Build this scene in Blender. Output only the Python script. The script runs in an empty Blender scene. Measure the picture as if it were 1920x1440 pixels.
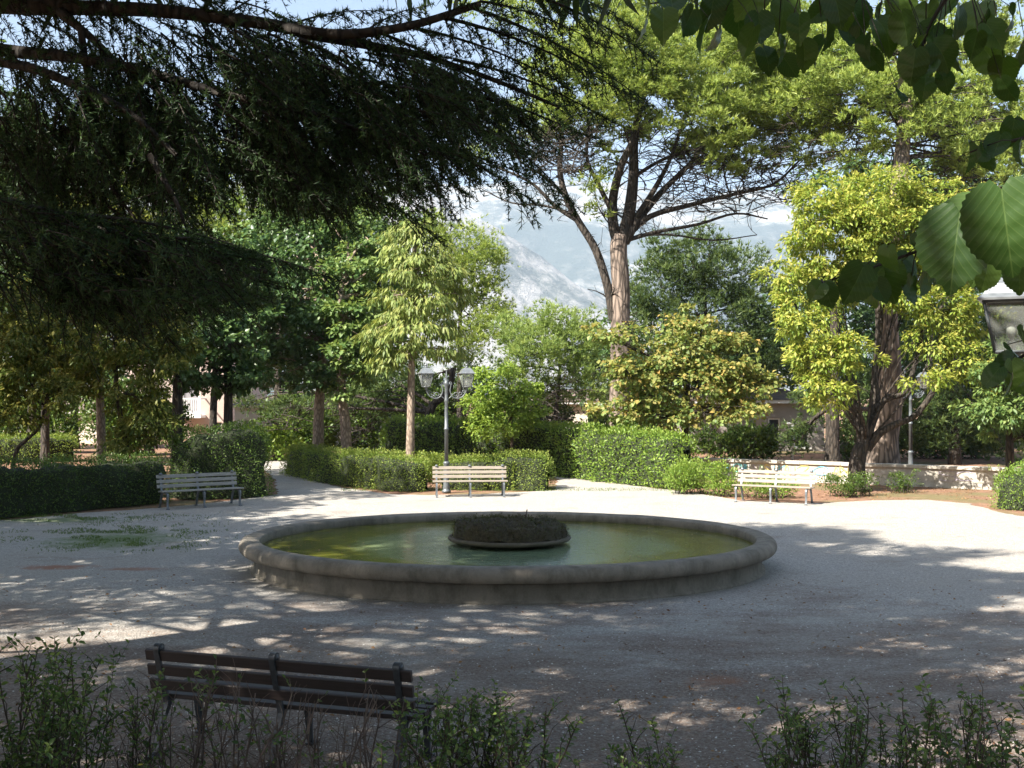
import bpy, math, random
import numpy as np
from mathutils import Vector, Matrix, noise as mnoise

SC = bpy.context.scene
COL = SC.collection
random.seed(7)
F = 2100.0      # focal length in photograph pixels (1920 wide)
HY = 740.0      # horizon row
CH = 2.6        # eye height above the piazza

# ------------------------------------------------------------------ camera
cam = bpy.data.cameras.new("camera")
camo = bpy.data.objects.new("camera", cam)
COL.objects.link(camo)
camo.location = (0, 0, CH)
camo.rotation_euler = (math.radians(90) + math.atan((HY - 720) / F), 0, 0)
cam.sensor_width = 36
cam.lens = F / 1920 * 36
cam.clip_start = 0.05
cam.clip_end = 12000
SC.camera = camo

# ------------------------------------------------------------------ light
SUN = Vector((-0.56, -0.46, 0.69)).normalized()
w = bpy.data.worlds.new("World")
SC.world = w
w.use_nodes = True
wn = w.node_tree
bg = wn.nodes["Background"]
sky = wn.nodes.new("ShaderNodeTexSky")
sky.sky_type = 'NISHITA'
sky.sun_disc = False
sky.sun_elevation = math.asin(SUN.z)
sky.sun_rotation = math.atan2(SUN.x, SUN.y)
sky.dust_density = 2.0
sky.air_density = 1.0
wn.links.new(sky.outputs[0], bg.inputs[0])
bg.inputs[1].default_value = 0.056
sl = bpy.data.lights.new("sun", 'SUN')
sl.energy = 5.0
sl.angle = math.radians(0.55)
sl.color = (1.0, 0.93, 0.82)
so = bpy.data.objects.new("sun", sl)
COL.objects.link(so)
so.rotation_euler = (-SUN).to_track_quat('-Z', 'Y').to_euler()
SC.view_settings.view_transform = 'Standard'
SC.view_settings.look = 'None'
SC.view_settings.gamma = 1
SC.view_settings.use_curve_mapping = False
SC.view_settings.exposure = 1.95
cy = SC.cycles
cy.max_bounces = 7
cy.diffuse_bounces = 4
cy.glossy_bounces = 3
cy.transmission_bounces = 4
cy.transparent_max_bounces = 6
cy.volume_bounces = 0
cy.caustics_reflective = False
cy.caustics_refractive = False

# ------------------------------------------------------------------ helpers
def P(px, py, Y):
    return Vector(((px - 960) / F * Y, Y, CH - (py - HY) / F * Y))
def G(px, py):
    Y = CH * F / (py - HY)
    return Vector(((px - 960) / F * Y, Y, 0))
def GX(px, Y):
    return Vector(((px - 960) / F * Y, Y, 0))
R = math.radians

def meta(o, label=None, cat=None, group=None, kind=None):
    if label: o['label'] = label
    if cat: o['category'] = cat
    if group: o['group'] = group
    if kind: o['kind'] = kind
    return o
def empty(name, loc, rz=0, label=None, cat=None, group=None):
    o = bpy.data.objects.new(name, None)
    o.empty_display_size = 0.2
    COL.objects.link(o)
    o.location = loc
    o.rotation_euler = (0, 0, rz)
    return meta(o, label, cat, group)
def link(name, me, parent=None, mat=None, world=True):
    """world=True: mesh data is in world coordinates while the parent is moved"""
    o = bpy.data.objects.new(name, me)
    COL.objects.link(o)
    if mat is not None: me.materials.append(mat)
    if parent is not None:
        o.parent = parent
        if world:
            m = Matrix.Translation(parent.location) @ parent.rotation_euler.to_matrix().to_4x4()
            o.matrix_parent_inverse = m.inverted()
    return o
def np_mesh(name, V, Fc, attrs=None, smooth=False):
    V = np.asarray(V, dtype=np.float32)
    Fc = np.asarray(Fc, dtype=np.int32)
    me = bpy.data.meshes.new(name)
    k = Fc.shape[1]
    me.vertices.add(len(V)); me.vertices.foreach_set('co', V.ravel())
    me.loops.add(Fc.size); me.loops.foreach_set('vertex_index', Fc.ravel())
    me.polygons.add(len(Fc))
    me.polygons.foreach_set('loop_start', np.arange(0, Fc.size, k, dtype=np.int32))
    me.polygons.foreach_set('loop_total', np.full(len(Fc), k, dtype=np.int32))
    if smooth:
        me.polygons.foreach_set('use_smooth', np.ones(len(Fc), dtype=bool))
    if attrs:
        for a, v in attrs.items():
            at = me.attributes.new(a, 'FLOAT', 'POINT')
            at.data.foreach_set('value', np.asarray(v, dtype=np.float32))
    me.update(calc_edges=True)
    return me

class MB:
    def __init__(s): s.v = []; s.f = []; s.sm = []
    def add(s, vs, fs, smooth=False):
        b = len(s.v); s.v += [tuple(v) for v in vs]
        s.f += [tuple(b + i for i in f) for f in fs]; s.sm += [smooth] * len(fs)
    def box(s, c, d, rot=None, bev=0.0):
        x, y, z = [q / 2 for q in d]
        m = rot if rot is not None else Matrix.Identity(3)
        c = Vector(c)
        if bev <= 0:
            vs = [c + m @ Vector((i * x, j * y, k * z)) for i in (-1, 1) for j in (-1, 1) for k in (-1, 1)]
            s.add(vs, [(0, 1, 3, 2), (4, 6, 7, 5), (0, 4, 5, 1), (2, 3, 7, 6), (0, 2, 6, 4), (1, 5, 7, 3)])
        else:   # chamfered along the long axis x
            b = bev
            pr = [(-y + b, -z), (y - b, -z), (y, -z + b), (y, z - b), (y - b, z), (-y + b, z), (-y, z - b), (-y, -z + b)]
            vs = [c + m @ Vector((-x, p[0], p[1])) for p in pr] + [c + m @ Vector((x, p[0], p[1])) for p in pr]
            fs = [(i, i + 8, (i + 1) % 8 + 8, (i + 1) % 8) for i in range(8)] + [tuple(range(8)), tuple(range(15, 7, -1))]
            s.add(vs, fs)
    def tube(s, pts, rad, n=8, cap=True, ell=1.0):
        pts = [Vector(p) for p in pts]
        if not hasattr(rad, '__len__'): rad = [rad] * len(pts)
        vs = []; up = None
        for i, p in enumerate(pts):
            t = (pts[min(i + 1, len(pts) - 1)] - pts[max(i - 1, 0)])
            if t.length < 1e-9: t = Vector((0, 0, 1))
            t.normalize()
            if up is None:
                up = Vector((1, 0, 0)) if abs(t.x) < .9 else Vector((0, 1, 0))
            a = up - t * up.dot(t)
            if a.length < 1e-4: a = t.orthogonal()
            a.normalize(); up = a; b = t.cross(a)
            for k in range(n):
                th = 2 * math.pi * k / n
                vs.append(p + (a * math.cos(th) + b * math.sin(th) * ell) * rad[i])
        fs = []
        for i in range(len(pts) - 1):
            for k in range(n):
                k2 = (k + 1) % n
                fs.append((i * n + k, i * n + k2, (i + 1) * n + k2, (i + 1) * n + k))
        if cap:
            fs.append(tuple(range(n - 1, -1, -1))); fs.append(tuple((len(pts) - 1) * n + k for k in range(n)))
        s.add(vs, fs, True)
    def lathe(s, prof, n=24, c=(0, 0, 0), sx=1, sy=1, smooth=True, close=False):
        c = Vector(c); vs = []
        for (r, z) in prof:
            for k in range(n):
                th = 2 * math.pi * k / n
                vs.append(c + Vector((r * sx * math.cos(th), r * sy * math.sin(th), z)))
        fs = []
        m = len(prof)
        for i in range(m if close else m - 1):
            j = (i + 1) % m
            for k in range(n):
                k2 = (k + 1) % n
                fs.append((i * n + k, i * n + k2, j * n + k2, j * n + k))
        if not close:
            if prof[0][0] > 1e-6: fs.append(tuple(range(n - 1, -1, -1)))
            if prof[-1][0] > 1e-6: fs.append(tuple((m - 1) * n + k for k in range(n)))
        s.add(vs, fs, smooth)
    def build(s, name, mat=None, parent=None, world=False):
        me = bpy.data.meshes.new(name)
        me.from_pydata(s.v, [], s.f)
        me.polygons.foreach_set('use_smooth', s.sm)
        me.update()
        return link(name, me, parent, mat, world)

# ------------------------------------------------------------------ materials
def mat(name):
    m = bpy.data.materials.new(name); m.use_nodes = True
    nt = m.node_tree
    return m, nt, nt.nodes['Principled BSDF'], nt.nodes['Material Output']
def nd(nt, t, **kw):
    n = nt.nodes.new(t)
    for k, v in kw.items():
        if k.startswith('i_'):
            key = k[2:]
            n.inputs[int(key) if key.isdigit() else key.replace('_', ' ')].default_value = v
        else: setattr(n, k, v)
    return n
def ramp(nt, fac, stops, interp='LINEAR'):
    r = nt.nodes.new('ShaderNodeValToRGB'); r.color_ramp.interpolation = interp
    e = r.color_ramp.elements
    while len(e) < len(stops): e.new(0.5)
    for i, (p, c) in enumerate(stops):
        e[i].position = p; e[i].color = (*c, 1) if len(c) == 3 else c
    nt.links.new(fac, r.inputs[0]); return r.outputs[0]
def mix(nt, fac, a, b, blend='MIX'):
    n = nt.nodes.new('ShaderNodeMix'); n.data_type = 'RGBA'; n.blend_type = blend
    for s, v in ((0, fac), (6, a), (7, b)):
        if isinstance(v, (int, float)): n.inputs[s].default_value = v
        elif isinstance(v, tuple): n.inputs[s].default_value = (*v, 1)
        else: nt.links.new(v, n.inputs[s])
    return n.outputs[2]
def math_(nt, op, a, b=None, c=None, clamp=False):
    n = nt.nodes.new('ShaderNodeMath'); n.operation = op; n.use_clamp = clamp
    for i, v in enumerate((a, b, c)):
        if v is None: continue
        if isinstance(v, (int, float)): n.inputs[i].default_value = v
        else: nt.links.new(v, n.inputs[i])
    return n.outputs[0]
def noise(nt, vec, scale, detail=4, rough=.55, dim='3D'):
    n = nt.nodes.new('ShaderNodeTexNoise'); n.noise_dimensions = dim
    n.inputs['Scale'].default_value = scale; n.inputs['Detail'].default_value = detail
    n.inputs['Roughness'].default_value = rough
    if vec is not None: nt.links.new(vec, n.inputs['Vector'])
    return n.outputs['Fac']
def geo_pos(nt): return nt.nodes.new('ShaderNodeNewGeometry').outputs['Position']
def obj_pos(nt): return nt.nodes.new('ShaderNodeTexCoord').outputs['Object']
def scaled(nt, vec, s):
    n = nt.nodes.new('ShaderNodeMapping'); n.inputs['Scale'].default_value = s
    nt.links.new(vec, n.inputs['Vector']); return n.outputs[0]
def bump(nt, bs, h, strength=.4, dist=.01):
    b = nt.nodes.new('ShaderNodeBump'); b.inputs['Strength'].default_value = strength
    b.inputs['Distance'].default_value = dist
    nt.links.new(h, b.inputs['Height']); nt.links.new(b.outputs[0], bs.inputs['Normal'])

def foliage(name, c1, c2, c3=None, trans=.35, rough=.5, spec=.3):
    """leaf colour varies leaf by leaf; 'tint' marks the young leaves at the shoot tips"""
    m, nt, bs, out = mat(name)
    ge = nt.nodes.new('ShaderNodeNewGeometry')
    c = ramp(nt, ge.outputs['Random Per Island'], [(0, c1), (1, c2)])
    if c3:
        at = nd(nt, 'ShaderNodeAttribute', attribute_name='tint')
        c = mix(nt, at.outputs['Fac'], c, c3)
    nt.links.new(c, bs.inputs['Base Color'])
    bs.inputs['Roughness'].default_value = rough
    bs.inputs['Specular IOR Level'].default_value = spec
    tr = nt.nodes.new('ShaderNodeBsdfTranslucent')
    c2_ = mix(nt, 1.0, c, (1.0, 1.0, .55), 'MULTIPLY')
    bo = nd(nt, 'ShaderNodeGamma'); bo.inputs[1].default_value = .85
    nt.links.new(c2_, bo.inputs[0])
    nt.links.new(bo.outputs[0], tr.inputs[0])
    ms = nt.nodes.new('ShaderNodeMixShader'); ms.inputs[0].default_value = trans
    nt.links.new(bs.outputs[0], ms.inputs[1]); nt.links.new(tr.outputs[0], ms.inputs[2])
    nt.links.new(ms.outputs[0], out.inputs[0])
    return m
def bark(name, c1, c2, scale=6, stretch=.25, strength=1.0, dist=.04):
    m, nt, bs, out = mat(name)
    p = scaled(nt, geo_pos(nt), (1, 1, stretch))
    n1 = noise(nt, p, scale, 6, .6)
    v = nd(nt, 'ShaderNodeTexVoronoi'); v.inputs['Scale'].default_value = scale * 1.3
    v.feature = 'DISTANCE_TO_EDGE'; nt.links.new(p, v.inputs['Vector'])
    vv = math_(nt, 'MULTIPLY', v.outputs['Distance'], 4, clamp=True)
    h = math_(nt, 'MULTIPLY', math_(nt, 'ADD', n1, vv), .5)
    nt.links.new(ramp(nt, h, [(.3, c1), (.75, c2)]), bs.inputs['Base Color'])
    bs.inputs['Roughness'].default_value = .9
    bump(nt, bs, h, strength, dist)
    return m
def simple(name, col, rough=.6, metal=0, var=.25, scale=8, bs_=.15, spec=.5):
    m, nt, bs, out = mat(name)
    n1 = noise(nt, geo_pos(nt), scale, 5, .6)
    lo = tuple(c * (1 - var) for c in col); hi = tuple(min(1, c * (1 + var)) for c in col)
    nt.links.new(ramp(nt, n1, [(.3, lo), (.7, hi)]), bs.inputs['Base Color'])
    bs.inputs['Roughness'].default_value = rough; bs.inputs['Metallic'].default_value = metal
    bs.inputs['Specular IOR Level'].default_value = spec
    if bs_: bump(nt, bs, noise(nt, geo_pos(nt), scale * 6, 3), bs_, .004)
    return m

M = {}
M['bark_pine'] = bark('bark_pine', (.075, .058, .047), (.27, .21, .17), 5, .22)
M['bark_dark'] = bark('bark_dark', (.022, .018, .014), (.07, .056, .044), 7, .3)
M['bark_grey'] = bark('bark_grey', (.16, .12, .09), (.34, .27, .21), 9, .4, .5, .02)
M['bark_cedar'] = bark('bark_cedar', (.012, .010, .008), (.04, .033, .027), 9, .3)
M['twig'] = simple('twig_bark', (.075, .055, .04), .85, 0, .4, 12)
M['twig_dry'] = simple('dry_twig', (.14, .10, .08), .9, 0, .4, 12)
M['pine'] = foliage('pine_needles', (.13, .20, .045), (.28, .37, .08), (.44, .51, .13), .42)
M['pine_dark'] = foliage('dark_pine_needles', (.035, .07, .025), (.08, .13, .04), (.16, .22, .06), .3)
M['pine_round'] = foliage('round_pine_needles', (.12, .20, .05), (.26, .36, .10), (.38, .46, .14), .4)
M['cedar'] = foliage('cedar_needles', (.022, .050, .022), (.05, .095, .035), (.09, .15, .05), .25)
M['privet_gold'] = foliage('gold_tipped_leaves', (.12, .20, .03), (.28, .37, .055), (.50, .47, .11), .42)
M['gold_shade'] = foliage('shaded_gold_leaves', (.05, .095, .018), (.12, .17, .03), (.30, .28, .07), .4)  # dimmer copy of the gold leaves, their shade put into the colour
M['maple'] = foliage('maple_leaves', (.10, .18, .05), (.26, .34, .10), (.60, .36, .12), .4)
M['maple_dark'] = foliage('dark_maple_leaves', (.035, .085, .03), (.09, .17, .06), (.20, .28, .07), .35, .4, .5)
M['lime'] = foliage('fresh_leaves', (.12, .22, .035), (.30, .42, .08), (.42, .50, .10), .45)
M['cypress'] = foliage('cypress_sprays', (.11, .18, .05), (.26, .33, .09), (.48, .42, .14), .35)
M['laurel'] = foliage('laurel_leaves', (.055, .12, .035), (.15, .24, .07), (.30, .36, .10), .35, .45, .35)
M['hedge'] = foliage('hedge_leaves', (.08, .17, .025), (.24, .36, .055), (.38, .44, .09), .35, .45, .4)
M['hedge_dark'] = foliage('shaded_hedge_leaves', (.04, .09, .02), (.10, .17, .03), (.20, .26, .05), .35, .45, .4)  # darker copy of the hedge leaves with shade put into the colour
M['box'] = foliage('box_hedge_leaves', (.10, .18, .03), (.25, .33, .06), (.40, .42, .10), .35, .5, .3)
M['near_leaf'] = foliage('privet_leaves', (.045, .10, .025), (.11, .19, .05), (.26, .34, .08), .4, .4, .5)
M['grass'] = foliage('grass_blades', (.08, .15, .03), (.16, .24, .06), None, .3)
M['litter'] = foliage('dry_leaves', (.16, .07, .035), (.34, .20, .09), None, .15)
M['iron'] = simple('painted_iron', (.15, .165, .18), .45, .3, .3, 20, .1)
M['iron_dark'] = simple('dark_painted_iron', (.06, .065, .072), .42, .3, .3, 20, .1)
M['lamp'] = simple('lamp_grey_paint', (.13, .145, .155), .42, .3, .25, 15, .05)
M['moss'] = simple('moss_soil', (.055, .045, .025), .95, 0, .6, 30, .8)
M['core'] = simple('hedge_inner_shade', (.022, .030, .012), .95, 0, .4, 20, .5)  # dark body colour painted in for the shade inside the hedges

# wood of the benches
def wood(name, c1, c2):
    m, nt, bs, out = mat(name)
    p = scaled(nt, obj_pos(nt), (1.2, 22, 22))
    n1 = noise(nt, p, 3, 6, .6); n2 = noise(nt, obj_pos(nt), 3, 3)
    c = ramp(nt, n1, [(.3, c1), (.7, c2)])
    c = mix(nt, math_(nt, 'MULTIPLY', n2, .35), c, tuple(x * .6 for x in c1))
    nt.links.new(c, bs.inputs['Base Color']); bs.inputs['Roughness'].default_value = .6
    bump(nt, bs, n1, .3, .003)
    return m
M['wood_pale'] = wood('weathered_pale_wood', (.21, .18, .145), (.38, .335, .28))
M['wood_grey'] = wood('weathered_grey_wood', (.20, .20, .185), (.36, .36, .33))
M['wood_dark'] = wood('dark_brown_wood', (.024, .018, .016), (.052, .034, .030))

def gravel_mat():
    m, nt, bs, out = mat('gravel')
    p = geo_pos(nt)
    v = nd(nt, 'ShaderNodeTexVoronoi'); v.inputs['Scale'].default_value = 55
    nt.links.new(p, v.inputs['Vector'])
    fine = noise(nt, p, 90, 4, .7)
    sep = nd(nt, 'ShaderNodeSeparateColor'); nt.links.new(v.outputs['Color'], sep.inputs[0])
    c = ramp(nt, sep.outputs[0], [(0, (.24, .225, .205)), (.5, (.42, .40, .37)), (1, (.66, .635, .595))])
    c = mix(nt, .35, c, ramp(nt, fine, [(.3, (.26, .245, .225)), (.7, (.58, .555, .51))]))
    big = noise(nt, p, .35, 4, .6)
    c = mix(nt, ramp(nt, big, [(.4, (0, 0, 0)), (.65, (.5, .5, .5))]), c, (.42, .38, .33))
    # brown needle litter in drifts; thickened near the camera, partly to paint deeper shade
    sx = nd(nt, 'ShaderNodeSeparateXYZ'); nt.links.new(p, sx.inputs[0])
    near = nd(nt, 'ShaderNodeMapRange'); near.inputs[1].default_value = 16; near.inputs[2].default_value = 8.5
    near.inputs[3].default_value = 0; near.inputs[4].default_value = .36
    nt.links.new(sx.outputs['Y'], near.inputs[0])
    n3 = noise(nt, scaled(nt, p, (.55, .9, 1)), 1.1, 6, .7)
    lit = math_(nt, 'ADD', n3, near.outputs[0])
    lf = ramp(nt, lit, [(.55, (0, 0, 0)), (.80, (.8, .8, .8))])
    lf2 = mix(nt, 1.0, lf, ramp(nt, noise(nt, p, 26, 5, .75), [(.38, (.45, .45, .45)), (.62, (1, 1, 1))]), 'MULTIPLY')
    c = mix(nt, lf2, c, (.15, .082, .05))
    def blob(cx, cy_, rx, ry, colr, amt, sc):
        nonlocal c
        mp = nd(nt, 'ShaderNodeMapping', vector_type='POINT')
        mp.inputs['Location'].default_value = (-cx / rx, -cy_ / ry, 0); mp.inputs['Scale'].default_value = (1 / rx, 1 / ry, 0)
        nt.links.new(p, mp.inputs[0])
        ln = nd(nt, 'ShaderNodeVectorMath', operation='LENGTH'); nt.links.new(mp.outputs[0], ln.inputs[0])
        f = math_(nt, 'SUBTRACT', 1.25, ln.outputs['Value'])
        f = math_(nt, 'MULTIPLY', f, noise(nt, p, sc, 6, .75))
        f = ramp(nt, f, [(.28, (0, 0, 0)), (.5, (amt, amt, amt))])
        c = mix(nt, f, c, colr)
    g1 = G(215, 1012); blob(g1.x, g1.y, 2.0, 2.2, (.13, .20, .06), .75, 3)
    g1 = G(110, 975); blob(g1.x, g1.y, 2.4, .9, (.13, .20, .06), .7, 3)
    g1 = G(110, 1063); blob(g1.x, g1.y, 1.0, .45, (.36, .16, .09), .8, 3)
    g1 = G(250, 1066); blob(g1.x, g1.y, .8, .3, (.36, .16, .09), .7, 3)
    g1 = G(1345, 1275); blob(g1.x, g1.y, .5, .35, (.34, .17, .10), .7, 4)
    nt.links.new(c, bs.inputs['Base Color'])
    bs.inputs['Roughness'].default_value = .95; bs.inputs['Specular IOR Level'].default_value = .2
    h = math_(nt, 'ADD', math_(nt, 'MULTIPLY', v.outputs['Distance'], -.8), fine)
    h = math_(nt, 'ADD', h, math_(nt, 'MULTIPLY', noise(nt, p, 4.5, 3, .6), 2.2))
    bump(nt, bs, h, .9, .022)
    return m
M['gravel'] = gravel_mat()
def soil_mat():
    m, nt, bs, out = mat('soil')
    p = geo_pos(nt)
    c = ramp(nt, noise(nt, p, 5, 7, .75), [(.3, (.11, .06, .04)), (.5, (.24, .13, .08)), (.75, (.40, .25, .16))])
    c = mix(nt, ramp(nt, noise(nt, p, .25, 4, .6), [(.5, (0, 0, 0)), (.6, (.6, .6, .6))]), c, (.12, .14, .05))
    nt.links.new(c, bs.inputs['Base Color']); bs.inputs['Roughness'].default_value = .97
    bump(nt, bs, noise(nt, p, 22, 6, .75), .9, .03)
    return m
M['soil'] = soil_mat()

def stone_mat(name, c1, c2, stain=(.10, .10, .07)):
    m, nt, bs, out = mat(name)
    p = geo_pos(nt)
    n1 = noise(nt, p, 2.2, 6, .65); n2 = noise(nt, p, 60, 4, .7)
    c = ramp(nt, n1, [(.3, c1), (.7, c2)])
    c = mix(nt, math_(nt, 'MULTIPLY', n2, .5), c, tuple(x * .55 for x in c1))
    st = noise(nt, scaled(nt, p, (1.6, 1.6, .8)), 2.4, 7, .75)
    c = mix(nt, ramp(nt, st, [(.44, (0, 0, 0)), (.66, (.8, .8, .8))]), c, stain)
    nt.links.new(c, bs.inputs['Base Color']); bs.inputs['Roughness'].default_value = .88
    bump(nt, bs, math_(nt, 'ADD', n2, n1), .5, .008)
    return m
M['stone'] = stone_mat('fountain_stone', (.20, .175, .14), (.32, .285, .235), (.085, .077, .055))
M['wall_white'] = stone_mat('old_white_render', (.50, .47, .42), (.72, .69, .63), (.30, .27, .21))
M['coping'] = stone_mat('coping_stone', (.50, .46, .40), (.66, .62, .56), (.28, .25, .20))

def water_mat():
    m, nt, bs, out = mat('pond_water')
    p = geo_pos(nt)
    cx, cyy = FC
    mp = nd(nt, 'ShaderNodeMapping'); mp.inputs['Location'].default_value = (-(cx + .1) / 2.55, -(cyy - .15) / 2.3, 0)
    mp.inputs['Scale'].default_value = (1 / 2.55, 1 / 2.3, 0); nt.links.new(p, mp.inputs[0])
    ln = nd(nt, 'ShaderNodeVectorMath', operation='LENGTH'); nt.links.new(mp.outputs[0], ln.inputs[0])
    wob = noise(nt, p, 1.3, 4, .6)
    d = math_(nt, 'ADD', ln.outputs['Value'], math_(nt, 'MULTIPLY', math_(nt, 'SUBTRACT', wob, .5), .5))
    al = ramp(nt, noise(nt, p, 4, 6, .7), [(.35, (.07, .075, .012)), (.6, (.14, .145, .02)), (.75, (.21, .20, .04))])
    c = mix(nt, ramp(nt, d, [(.82, (0, 0, 0)), (1.02, (1, 1, 1))]), (.17, .225, .13), al)
    nt.links.new(c, bs.inputs['Base Color'])
    bs.inputs['Roughness'].default_value = .04; bs.inputs['IOR'].default_value = 1.33
    h = math_(nt, 'ADD', noise(nt, scaled(nt, p, (1, 1.6, 1)), 9, 3, .6), math_(nt, 'MULTIPLY', noise(nt, p, 34, 2), .35))
    bump(nt, bs, h, .45, .014)
    return m

# ------------------------------------------------------------------ the setting
# soil sheet out to the hills
def disc_ground():
    n = 96; radii = [0.01, 6, 12, 20, 30, 45, 70, 120, 250, 600, 1500, 4000, 9000]
    V = []; Fc = []
    for r in radii:
        for k in range(n):
            th = 2 * math.pi * k / n
            V.append((r * math.cos(th), 20 + r * math.sin(th), -0.02))
    for i in range(len(radii) - 1):
        for k in range(n):
            k2 = (k + 1) % n
            Fc.append((i * n + k, i * n + k2, (i + 1) * n + k2, (i + 1) * n + k))
    o = link('ground', np_mesh('ground', V, Fc, smooth=True), None, M['soil'])
    meta(o, kind='structure')
disc_ground()

# gravel piazza: outline with an uneven edge
def piazza():
    pts = [G(-260, 1000), G(0, 976), (G(150, 962)), G(300, 952), G(420, 940), G(522, 927), G(516, 900), G(500, 884), GX(470, 44),
           GX(545, 44), G(556, 893), G(640, 914), G(740, 927), G(815, 928), G(905, 926), G(1040, 919),
           G(1046, 898), GX(1020, 40), GX(1075, 40), G(1110, 898), G(1200, 912), G(1300, 924), G(1390, 938), G(1460, 941), G(1540, 943),
           G(1640, 938), G(1740, 937), G(1815, 944), G(1870, 960), G(1940, 972), G(2150, 990),
           Vector((17, 12, 0)), Vector((15, 4.6, 0)), Vector((-15, 4.6, 0)), Vector((-17, 12, 0))]
    out = []
    for i, a in enumerate(pts):
        b = pts[(i + 1) % len(pts)]
        n = max(1, int((b - a).length / .15))
        for k in range(n):
            q = a.lerp(b, k / n)
            j = mnoise.noise(q * 1.7) * .10 + mnoise.noise(q * 9) * .07
            j2 = mnoise.noise(q * 1.9 + Vector((9, 4, 2))) * .10 + mnoise.noise(q * 8 + Vector((3, 1, 5))) * .06
            out.append((q.x + j, q.y + j2, 0.0))
    import bmesh
    bm = bmesh.new()
    vs = [bm.verts.new(v) for v in out]
    f = bm.faces.new(vs)
    bmesh.ops.triangulate(bm, faces=[f])
    me = bpy.data.meshes.new('piazza'); bm.to_mesh(me); bm.free()
    if me.polygons[0].normal.z < 0: me.flip_normals()
    meta(link('gravel_ground', me, None, M['gravel']), kind='structure')
piazza()

# earth bank on which the photographer stands
def bank():
    V = []; Fc = []
    nx, ny = 60, 24
    for j in range(ny + 1):
        y = 5.9 - j * .75
        for i in range(nx + 1):
            x = -18 + 36 * i / nx
            t = max(0, min(1, (5.6 - y) / 3.2))
            z = 1.0 * t * t * (3 - 2 * t) + .05 * mnoise.noise(Vector((x, y, 0)))* t + .004 - (.03 if j == 0 else 0)
            V.append((x, y, z))
    for j in range(ny):
        for i in range(nx):
            a = j * (nx + 1) + i
            Fc.append((a + nx + 1, a + nx + 2, a + 1, a))
    meta(link('bank', np_mesh('bank', V, Fc, smooth=True), None, M['soil']), kind='structure')
bank()

# mountains
def mountain():
    m, nt, bs, out = mat('mountain_rock')
    p = geo_pos(nt)
    n1 = noise(nt, p, .0045, 9, .68); n2 = noise(nt, p, .02, 8, .7)
    f = math_(nt, 'ADD', math_(nt, 'MULTIPLY', n1, .62), math_(nt, 'MULTIPLY', n2, .38))
    at = nd(nt, 'ShaderNodeAttribute', attribute_name='rock')
    f = math_(nt, 'ADD', f, at.outputs['Fac'])
    c = ramp(nt, f, [(.46, (.045, .06, .05)), (.53, (.10, .11, .095)), (.59, (.30, .29, .27)), (.75, (.46, .45, .43))])
    nt.links.new(c, bs.inputs['Base Color']); bs.inputs['Roughness'].default_value = 1
    bump(nt, bs, n2, .8, 25)
    nx, ny = 250, 130
    V = np.zeros(((nx + 1) * (ny + 1), 3)); rock = np.zeros(len(V))
    k = 0
    for j in range(ny + 1):
        y = 1300 + 4200 * j / ny
        for i in range(nx + 1):
            x = -4200 + 8400 * i / nx
            q = Vector((x / 900, y / 900, .3))
            rg = mnoise.hetero_terrain(q, .9, 2.1, 7, .6)
            fn = mnoise.noise(Vector((x / 160, y / 160, 7.0))) + .5 * mnoise.noise(Vector((x / 70, y / 70, 3.0)))
            # far massif
            rid = 840 - .06 * (x + 300) + 110 * mnoise.noise(Vector((x / 420, 3, 0)))
            far = rid * math.exp(-((y - 4300) / 1050) ** 2)
            # nearer pale spur falling to the right
            t = (x + 10) / 260
            sh = (345 - 165 * max(-.6, min(1.2, t))) * math.exp(-((y - 2500 - .1 * x) / 330) ** 2)
            if x > 300: sh *= math.exp(-((x - 300) / 300) ** 2)
            z = max(far, sh) + 30 * (rg - 1) * min(1, (y - 1300) / 600) + 26 * fn * min(1, (y - 1300) / 500)
            V[k] = (x, y, z * min(1, j / 12)); V[k][2] -= 2
            rock[k] = (.085 if sh > far else (.05 if z > 560 else -.035))
            k += 1
    a = (np.arange(ny)[:, None] * (nx + 1) + np.arange(nx)[None, :]).ravel()
    Fc = np.stack([a, a + 1, a + nx + 2, a + nx + 1], 1)
    meta(link('mountain', np_mesh('mountain', V, Fc, {'rock': rock}, True), None, m), kind='structure')
mountain()

# air between here and the mountains
def haze():
    m = bpy.data.materials.new('haze'); m.use_nodes = True; nt = m.node_tree; nt.nodes.clear()
    o_ = nt.nodes.new('ShaderNodeOutputMaterial'); pv = nt.nodes.new('ShaderNodeVolumePrincipled')
    pv.inputs['Color'].default_value = (.60, .77, 1, 1); pv.inputs['Density'].default_value = HAZE
    nt.links.new(pv.outputs[0], o_.inputs['Volume'])
    b = MB(); b.box((0, 2400, 569), (9000, 6600, 1142))
    o = b.build('haze', m); meta(o, kind='stuff')
HAZE = 0.00017
haze()

# ------------------------------------------------------------------ foliage engine
rng = np.random.default_rng(11)
def unit(a): return a / (np.linalg.norm(a, axis=-1, keepdims=True) + 1e-9)
def rand_dirs(n, r=rng): return unit(r.normal(size=(n, 3)))

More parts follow.
